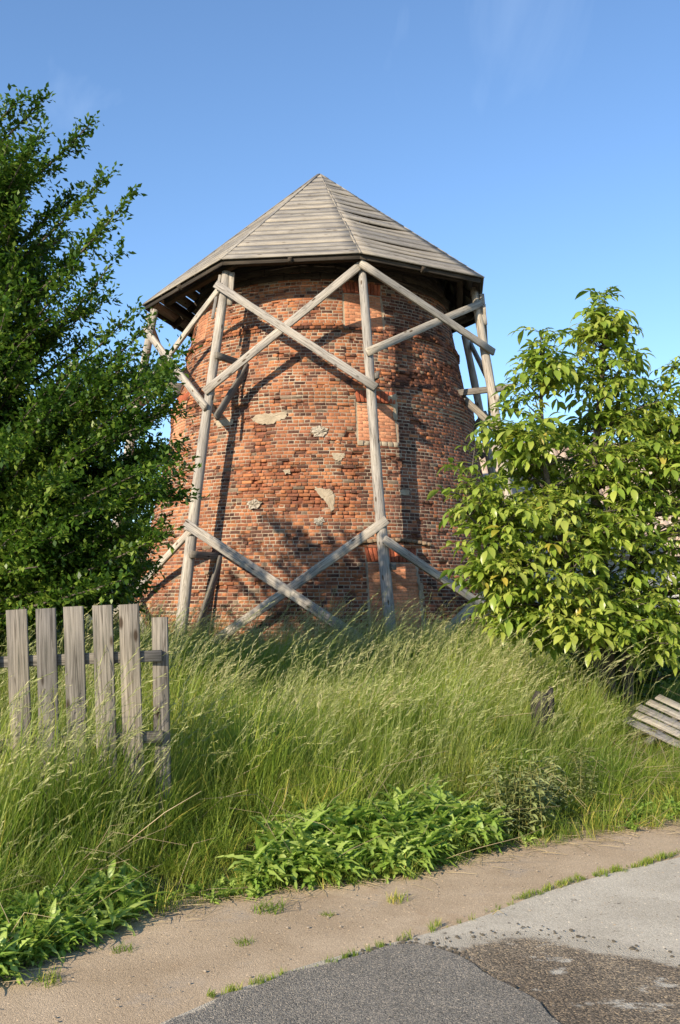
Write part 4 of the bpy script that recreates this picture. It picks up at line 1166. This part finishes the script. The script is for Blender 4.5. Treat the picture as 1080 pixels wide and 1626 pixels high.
def gn_scatter(name, pts, rot, scl, srcs, mat_label=None):
    me = bpy.data.meshes.new(name); me.vertices.add(len(pts)); me.vertices.foreach_set("co", np.asarray(pts, np.float32).ravel())
    a = me.attributes.new("rot", 'FLOAT_VECTOR', 'POINT'); a.data.foreach_set("vector", np.asarray(rot, np.float32).ravel())
    a = me.attributes.new("scl", 'FLOAT_VECTOR', 'POINT'); a.data.foreach_set("vector", np.asarray(scl, np.float32).ravel())
    idx = rng.integers(0, len(srcs), len(pts)).astype(np.int32)
    a = me.attributes.new("pick", 'INT', 'POINT'); a.data.foreach_set("value", idx)
    o = bpy.data.objects.new(name, me); C.objects.link(o)
    col = bpy.data.collections.new(name + "_sources")
    for i, s in enumerate(srcs): s.name = "%s_source_%02d" % (name, i); col.objects.link(s)
    ng = bpy.data.node_groups.new(name + "_nodes", 'GeometryNodeTree')
    ng.interface.new_socket("Geometry", in_out='INPUT', socket_type='NodeSocketGeometry'); ng.interface.new_socket("Geometry", in_out='OUTPUT', socket_type='NodeSocketGeometry')
    n = ng.nodes; l = ng.links
    gi = n.new("NodeGroupInput"); go = n.new("NodeGroupOutput"); ip = n.new("GeometryNodeInstanceOnPoints"); ci = n.new("GeometryNodeCollectionInfo")
    ci.inputs["Collection"].default_value = col; ci.inputs["Separate Children"].default_value = True; ci.inputs["Reset Children"].default_value = True
    def na(nm, t):
        x = n.new("GeometryNodeInputNamedAttribute"); x.data_type = t; x.inputs["Name"].default_value = nm; return x
    r = na("rot", 'FLOAT_VECTOR'); s = na("scl", 'FLOAT_VECTOR'); p = na("pick", 'INT')
    e2r = n.new("FunctionNodeEulerToRotation")
    l.new(gi.outputs[0], ip.inputs["Points"]); l.new(ci.outputs[0], ip.inputs["Instance"]); ip.inputs["Pick Instance"].default_value = True
    l.new(p.outputs["Attribute"], ip.inputs["Instance Index"]); l.new(r.outputs["Attribute"], e2r.inputs[0]); l.new(e2r.outputs[0], ip.inputs["Rotation"]); l.new(s.outputs["Attribute"], ip.inputs["Scale"])
    l.new(ip.outputs[0], go.inputs[0])
    md = o.modifiers.new("scatter", 'NODES'); md.node_group = ng
    o['kind'] = 'stuff'
    return o

FB = [(atz(a[0], a[1], .3), atz(b[0], b[1], .3)) for a, b in fb]
def grass_h(x, y):
    s = (y - y_edge(x)) * 0.8
    h = 0.30 + 0.70 * smooth(s / 1.3)
    # shorter sward to the right of the tower, round the fallen panel and by the walnut
    k = smooth((x - (0.9 + 0.02 * y)) / 1.1) * smooth((y - 6.0) / 1.5) * (1 - smooth((y - 12.0) / 2))
    h = h * (1 - 0.15 * k)
    # trodden patch under the fallen panel and in front of it
    px, py = proj(np.stack([x, y, np.full_like(x, .35)], -1))
    m = np.exp(-(np.maximum(0, 1010 - px) / 38) ** 2) * np.exp(-((py - 1160) / 55) ** 2)
    h = h * (1 - 0.68 * m)
    h = h * (1 - 0.05 * ((x < -0.9) & (y > 4.9) & (y < 6.35)))
    # unseen grass on the left kept low so the sun reaches the weeds
    h = np.where((x < -(0.34 * y + 0.25)) & (y < 6.3), h * 0.28, h)
    return h
def scatter_pts(n, xr, yr, smin, smax=99, dens=None):
    x = rng.uniform(*xr, n); y = rng.uniform(*yr, n); s = y - y_edge(x)
    keep = (s > smin) & (s < smax) & (np.hypot(x - AX, y - AY) > 4.0)
    keep &= (np.abs(x) < 0.42 * y + 2.2)
    if dens is not None: keep &= rng.random(n) < dens(x, y)
    x, y = x[keep], y[keep]; return x, y
def place(x, y, srcs, name, hf, tilt=.12, sz=(.8, 1.2), zoff=0.0, yaw=(-1.3, 1.3)):
    n = len(x); z = soil_z(x, y) + zoff; h = hf * rng.uniform(sz[0], sz[1], n)
    rot = np.stack([rng.normal(0, tilt, n), rng.normal(0, tilt, n), rng.uniform(yaw[0], yaw[1], n)], 1)
    scl = np.stack([0.55 * h + .45, 0.55 * h + .45, h], 1)
    return gn_scatter(name, np.stack([x, y, z], 1), rot, scl, srcs)
near = lambda x, y: np.clip(1.15 - (y - 6) * 0.045, .35, 1)
x, y = scatter_pts(21000, (-8, 8.5), (2.0, 22), 0.12, dens=near)
patchn = 0.85 + 0.3 * np.sin(x * 2.1 + np.sin(y * 1.7) * 1.3) * np.cos(y * 1.3 + x * .7)
o = place(x, y, [new_src("tuft", tuft(34, random.uniform(.60, .84), random.choice([.005, .0065, .0085]), .11), GRASS) for _ in range(7)], "tall_grass", grass_h(x, y) * patchn, .12)
tag(o, "tall green meadow grass leaning in the wind below the tower", "grass")
x, y = scatter_pts(4800, (-8, 8.5), (2.5, 22), 0.55, dens=near)
patchn = np.clip(0.9 + 0.35 * np.sin(x * 1.3 + 2 + np.cos(y * 1.1)) * np.cos(y * .9 - x * .5), .5, 1.2)
o = place(x, y, [new_src("stalk", stalks(6, 0.98, .10), STRAW) for _ in range(7)], "seeding_grass", grass_h(x, y) * patchn, .14, (.7, 1.2), yaw=(-1.1, 1.1))
tag(o, "pale straw coloured seed heads standing above the green grass", "grass")
x, y = scatter_pts(900, (-3.5, 5.5), (5, 19), 1.0)
o = place(x, y, [new_src("stalk", stalks(2, 1.3, .05), STRAW) for _ in range(6)], "tall_seed_stalks", np.full(len(x), .95), .10, (.8, 1.15), yaw=(-.8, .8))
tag(o, "tallest pale grass stalks reaching above the rest before the tower", "grass")
x, y = scatter_pts(1500, (-5, 7), (3, 16), .1)
def dead(n):
    G = Geo()
    for _ in range(n):
        a = random.uniform(0, 6.28); L = random.uniform(.35, .9); e = random.uniform(.25, 1.1); d = np.array([math.cos(a) * math.cos(e), math.sin(a) * math.cos(e), math.sin(e)])
        P0 = np.array([random.gauss(0, .05), random.gauss(0, .05), 0]); k_ = P0 + d * L * .6; P2 = k_ + (d * [1, 1, .3] + rng.normal(0, .25, 3)) * L * .4
        V, F, U = tube_geo([P0, k_, P2], [.0022, .0018, .001], 3); G.add(V, F, None, np.array([1, 1, 1.]) * random.uniform(.6, 1.3))
        V, F = np.array([k_, k_ + d * .05 + [0, 0, .02], k_ + (P2 - k_) * .9]), None
    return G
o = place(x, y, [new_src("dead", dead(4), DRY) for _ in range(6)], "dead_grass_stems", np.full(len(x), .8), .2, (.6, 1.2), yaw=(-3, 3))
tag(o, "bent and broken dead stems tangled through the green grass", "grass")
x, y = scatter_pts(110, (-4, 6), (4, 15), .3)
o = place(x, y, [new_src("herb", weed_plant(.42), WEED) for _ in range(5)], "meadow_herbs", np.full(len(x), .6), .1, (.8, 1.3), yaw=(-3, 3))
tag(o, "scattered leafy herbs half hidden in the tall grass", "weeds")
# the low ragged fringe along the path
x, y = scatter_pts(9000, (-4, 7), (2.0, 12), -0.10, 0.45)
o = place(x, y, [new_src("short", tuft(26, 0.26, 0.0045, .07, .25), GRASS) for _ in range(5)], "verge_grass", np.full(len(x), .8), .25, (.5, 1.3))
tag(o, "short ragged yellowish grass fringing the dirt path", "grass")
# broad leaved weeds
def in_px(x0, x1, n, s0, s1, shape=None):
    X, Y = [], []
    while len(X) < n:
        px = random.uniform(x0, x1); s = random.uniform(s0, s1)
        for _ in range(3):
            yy = 6.0
            for __ in range(8): xx = (px - 540) / FPX * yy * 1.02; yy = float(y_edge(xx)) + s
        if shape and random.random() > shape((px - x0) / (x1 - x0), (s - s0) / (s1 - s0)): continue
        X.append(xx); Y.append(yy)
    return np.array(X), np.array(Y)
wp = [new_src("weed", weed_plant(.34), WEED) for _ in range(6)]
x, y = in_px(400, 780, 330, -.02, .75, lambda a, b: 1 if abs(a - .5) * 2 < 1.05 - .5 * b else 0)
o = gn_scatter("broadleaf_weeds", np.stack([x, y, ground_z(x, y)], 1), np.stack([rng.normal(0, .12, len(x)), rng.normal(0, .12, len(x)), rng.uniform(0, 6.28, len(x))], 1), np.repeat((rng.uniform(.5, .95, len(x)) + .45 * (y - y_edge(x)))[:, None], 3, 1), wp)
tag(o, "bright green patch of broad toothed weeds below the middle of the tower", "weeds")
wp = [new_src("weed", weed_plant(.26), WEED) for _ in range(5)]
x, y = in_px(-120, 235, 190, -.12, .55)
o = gn_scatter("broadleaf_weeds", np.stack([x, y, ground_z(x, y)], 1), np.stack([rng.normal(0, .15, len(x)), rng.normal(0, .15, len(x)), rng.uniform(0, 6.28, len(x))], 1), np.repeat(rng.uniform(.4, .8, len(x))[:, None], 3, 1), wp)
tag(o, "low bright weeds spilling onto the path at the bottom left corner", "weeds")
wp = [new_src("weed", weed_plant(.12), WEED) for _ in range(4)]
x, y = in_px(985, 1130, 34, -.02, .35)
x2, y2 = in_px(250, 1000, 26, -.12, .2); x = np.concatenate([x, x2]); y = np.concatenate([y, y2])
o = gn_scatter("creeping_weeds", np.stack([x, y, ground_z(x, y)], 1), np.stack([rng.normal(0, .15, len(x)), rng.normal(0, .15, len(x)), rng.uniform(0, 6.28, len(x))], 1), np.repeat(rng.uniform(.25, .6, len(x))[:, None], 3, 1), wp)
tag(o, "small flat weeds dotted along the edge of the path", "weeds")
npl = [new_src("nettle", nettle_plant(random.uniform(.36, .56)), NETTLE) for _ in range(6)]
x, y = in_px(770, 925, 30, .08, .7)
o = gn_scatter("nettles", np.stack([x, y, ground_z(x, y)], 1), np.stack([rng.normal(0, .15, len(x)), rng.normal(0, .15, len(x)), rng.uniform(0, 6.28, len(x))], 1), np.repeat(rng.uniform(.55, 1.05, len(x))[:, None], 3, 1), npl)
tag(o, "dull grey green nettles standing beside the bright weed patch", "weeds")

# grass tufts growing in the path, one by one
tuft_me = [tuft(60, 0.09, 0.004, .06, .2) for _ in range(3)]
tms = [gq.build("grass_tuft", GRASS, link=False) for gq in tuft_me]
for k, (px, py, s, lab) in enumerate([(425, 1448, 1.5, "largest grass tuft growing in the middle of the sandy path"), (632, 1432, 1.2, "grass tuft with a dry stalk on the path below the broad weeds"),
                                      (520, 1455, .6, "small flat grass tuft on the path between two bigger tufts"), (388, 1500, .8, "low grass tuft nearest the asphalt, alone on bare sand"),
                                      (75, 1562, 1.3, "flat yellowish grass tuft on the path at the lower left edge"), (195, 1512, .9, "thin grass tuft on the path just in front of the left weeds")]):
    o = bpy.data.objects.new("grass_tuft", tms[k % 3]); C.objects.link(o); p = atz(px, py, 0)
    o.location = (p[0], p[1], 0.0); o.scale = (s, s * .8, s * .55); o.rotation_euler = (0, 0, k * 1.3); tag(o, lab, "grass tuft", "grass tufts growing in the path")
def line_pts(pts, n, jit):
    P = np.array([atz(a, b, 0)[:2] for a, b in pts]); seg = np.linalg.norm(np.diff(P, axis=0), axis=1); cum = np.concatenate([[0], np.cumsum(seg)])
    t = rng.random(n) * cum[-1]; return np.stack([np.interp(t, cum, P[:, 0]), np.interp(t, cum, P[:, 1])], 1) + rng.normal(0, jit, (n, 2))
L1 = line_pts([(330, 1590), (470, 1552), (560, 1525), (650, 1495)], 60, .014); L2 = line_pts([(820, 1432), (900, 1405), (1000, 1382), (1100, 1352)], 120, .016); L3 = line_pts([(640, 1497), (820, 1438)], 14, .02)
Lp = np.concatenate([L1, L2, L3]); n = len(Lp)
o = gn_scatter("joint_grass", np.column_stack([Lp, np.full(n, .01)]), np.column_stack([rng.normal(0, .2, (n, 2)), rng.uniform(0, 6, n)]), np.repeat(rng.uniform(.3, 1.0, n)[:, None], 3, 1) * [1, 1, .8], [new_src("joint", tuft(14, .06, .004, .025, .15), GRASS) for _ in range(3)])
tag(o, "thin line of grass growing along the edge of the concrete", "grass")

# straw and little stones
G = Geo()
for _ in range(900):
    x = random.uniform(-1.8, 3.2); y = float(y_edge(x)) + random.gauss(-.03, .13); L = random.uniform(.04, .22); a = random.uniform(0, 6.28)
    z = 0.012 + max(0, float(ground_z(x, y))); c = np.array([x, y, z]); d = np.array([math.cos(a), math.sin(a), random.uniform(-.02, .12)]) * L
    V, F, U = tube_geo([c, c + d * .5 + [0, 0, .004], c + d], .0014, 3); G.add(V, F, None, np.array([1, 1, 1.]) * random.uniform(.6, 1.2))
tag(G.build("dry_straw", DRY), "dry straw litter strewn along the edge of the grass", "straw", kind='stuff')
for (a, b, za, zb, lab) in [((203, 1337), (320, 1256), .35, .62, "long bleached dead stem leaning across the left grass"), ((745, 1150), (845, 1132), .5, .72, "long dry stem lying across the grass in front of the stump"),
                            ((345, 1260), (412, 1215), .3, .55, "short broken dry stem slanting left of the broad weeds"), ((782, 1452), (800, 1451), .02, .03, "pale straw lying flat on the path")]:
    P0 = atz(*a, za); P1 = atz(*b, zb); G = Geo(); V, F, U = tube_geo([P0, (P0 + P1) / 2 + [0, 0, .02], P1], [.0028, .0024, .0014], 4); G.add(V, F, None, np.array([1, 1, 1.]))
    tag(G.build("dry_stem", DRY), lab, "dry stem")
peb = []
for k in range(4):
    import bmesh
    bm = bmesh.new(); bmesh.ops.create_icosphere(bm, subdivisions=1, radius=1)
    for v in bm.verts: v.co *= random.uniform(.75, 1.2); v.co.z *= .55
    me = bpy.data.meshes.new("pebble"); bm.to_mesh(me); bm.free(); me.materials.append(STONE); peb.append(bpy.data.objects.new("pebble", me))
n = 5200; x = rng.uniform(-2.2, 3.2, n); y = rng.uniform(3.6, 8.2, n); k = y < y_edge(x) + .1; x, y = x[k], y[k]; n = len(x)
sz = np.clip(rng.lognormal(-6.1, .55, n), .0012, .009)
rows = ramp
o = gn_scatter("loose_gravel", np.column_stack([x, y, np.full(n, .012)]), np.column_stack([np.zeros((n, 2)), rng.uniform(0, 6, n)]), np.repeat(sz[:, None], 3, 1), peb)
tag(o, "fine loose stones scattered over the path and road edge", "gravel")
# crumbs of broken asphalt along the patch edge
E2 = np.concatenate([line_pts([(560, 1530), (610, 1512), (640, 1503), (700, 1512), (740, 1530)], 160, .03), line_pts([(640, 1500), (760, 1494), (850, 1482), (940, 1500), (1080, 1528)], 80, .05), line_pts([(740, 1532), (880, 1620)], 50, .02)])
n = len(E2); peb2 = [bpy.data.objects.new("crumb", p.data.copy()) for p in peb]
for p in peb2: p.data.materials.clear(); p.data.materials.append(CRUMB)
o = gn_scatter("asphalt_crumbs", np.column_stack([E2, np.full(n, .02)]), np.column_stack([np.zeros((n, 2)), rng.uniform(0, 6, n)]), np.repeat(np.clip(rng.lognormal(-5.2, .5, n), .002, .016)[:, None], 3, 1), peb2)
tag(o, "dark crumbs of broken asphalt along the patch edge", "rubble")
# a dark curled leaf on the worn road
P0 = atz(800, 1563, .02); P1 = atz(820, 1571, .02)
V = []; F = []
for i in range(7):
    f = i / 6; c = P0 + (P1 - P0) * f; w = .013 * math.sin(math.pi * (f * .9 + .05)); s = np.array([.35, .93, 0])
    V += [c + s * w + [0, 0, .012], c + [0, 0, .003 + .006 * math.sin(f * 5)], c - s * w + [0, 0, .010]]
for i in range(6): F += [(i*3, i*3 + 1, i*3 + 4, i*3 + 3), (i*3 + 1, i*3 + 2, i*3 + 5, i*3 + 4)]
tag(mk("withered_leaf", V, F, CHAR), "small black curled dead leaf on the worn road surface", "leaf")
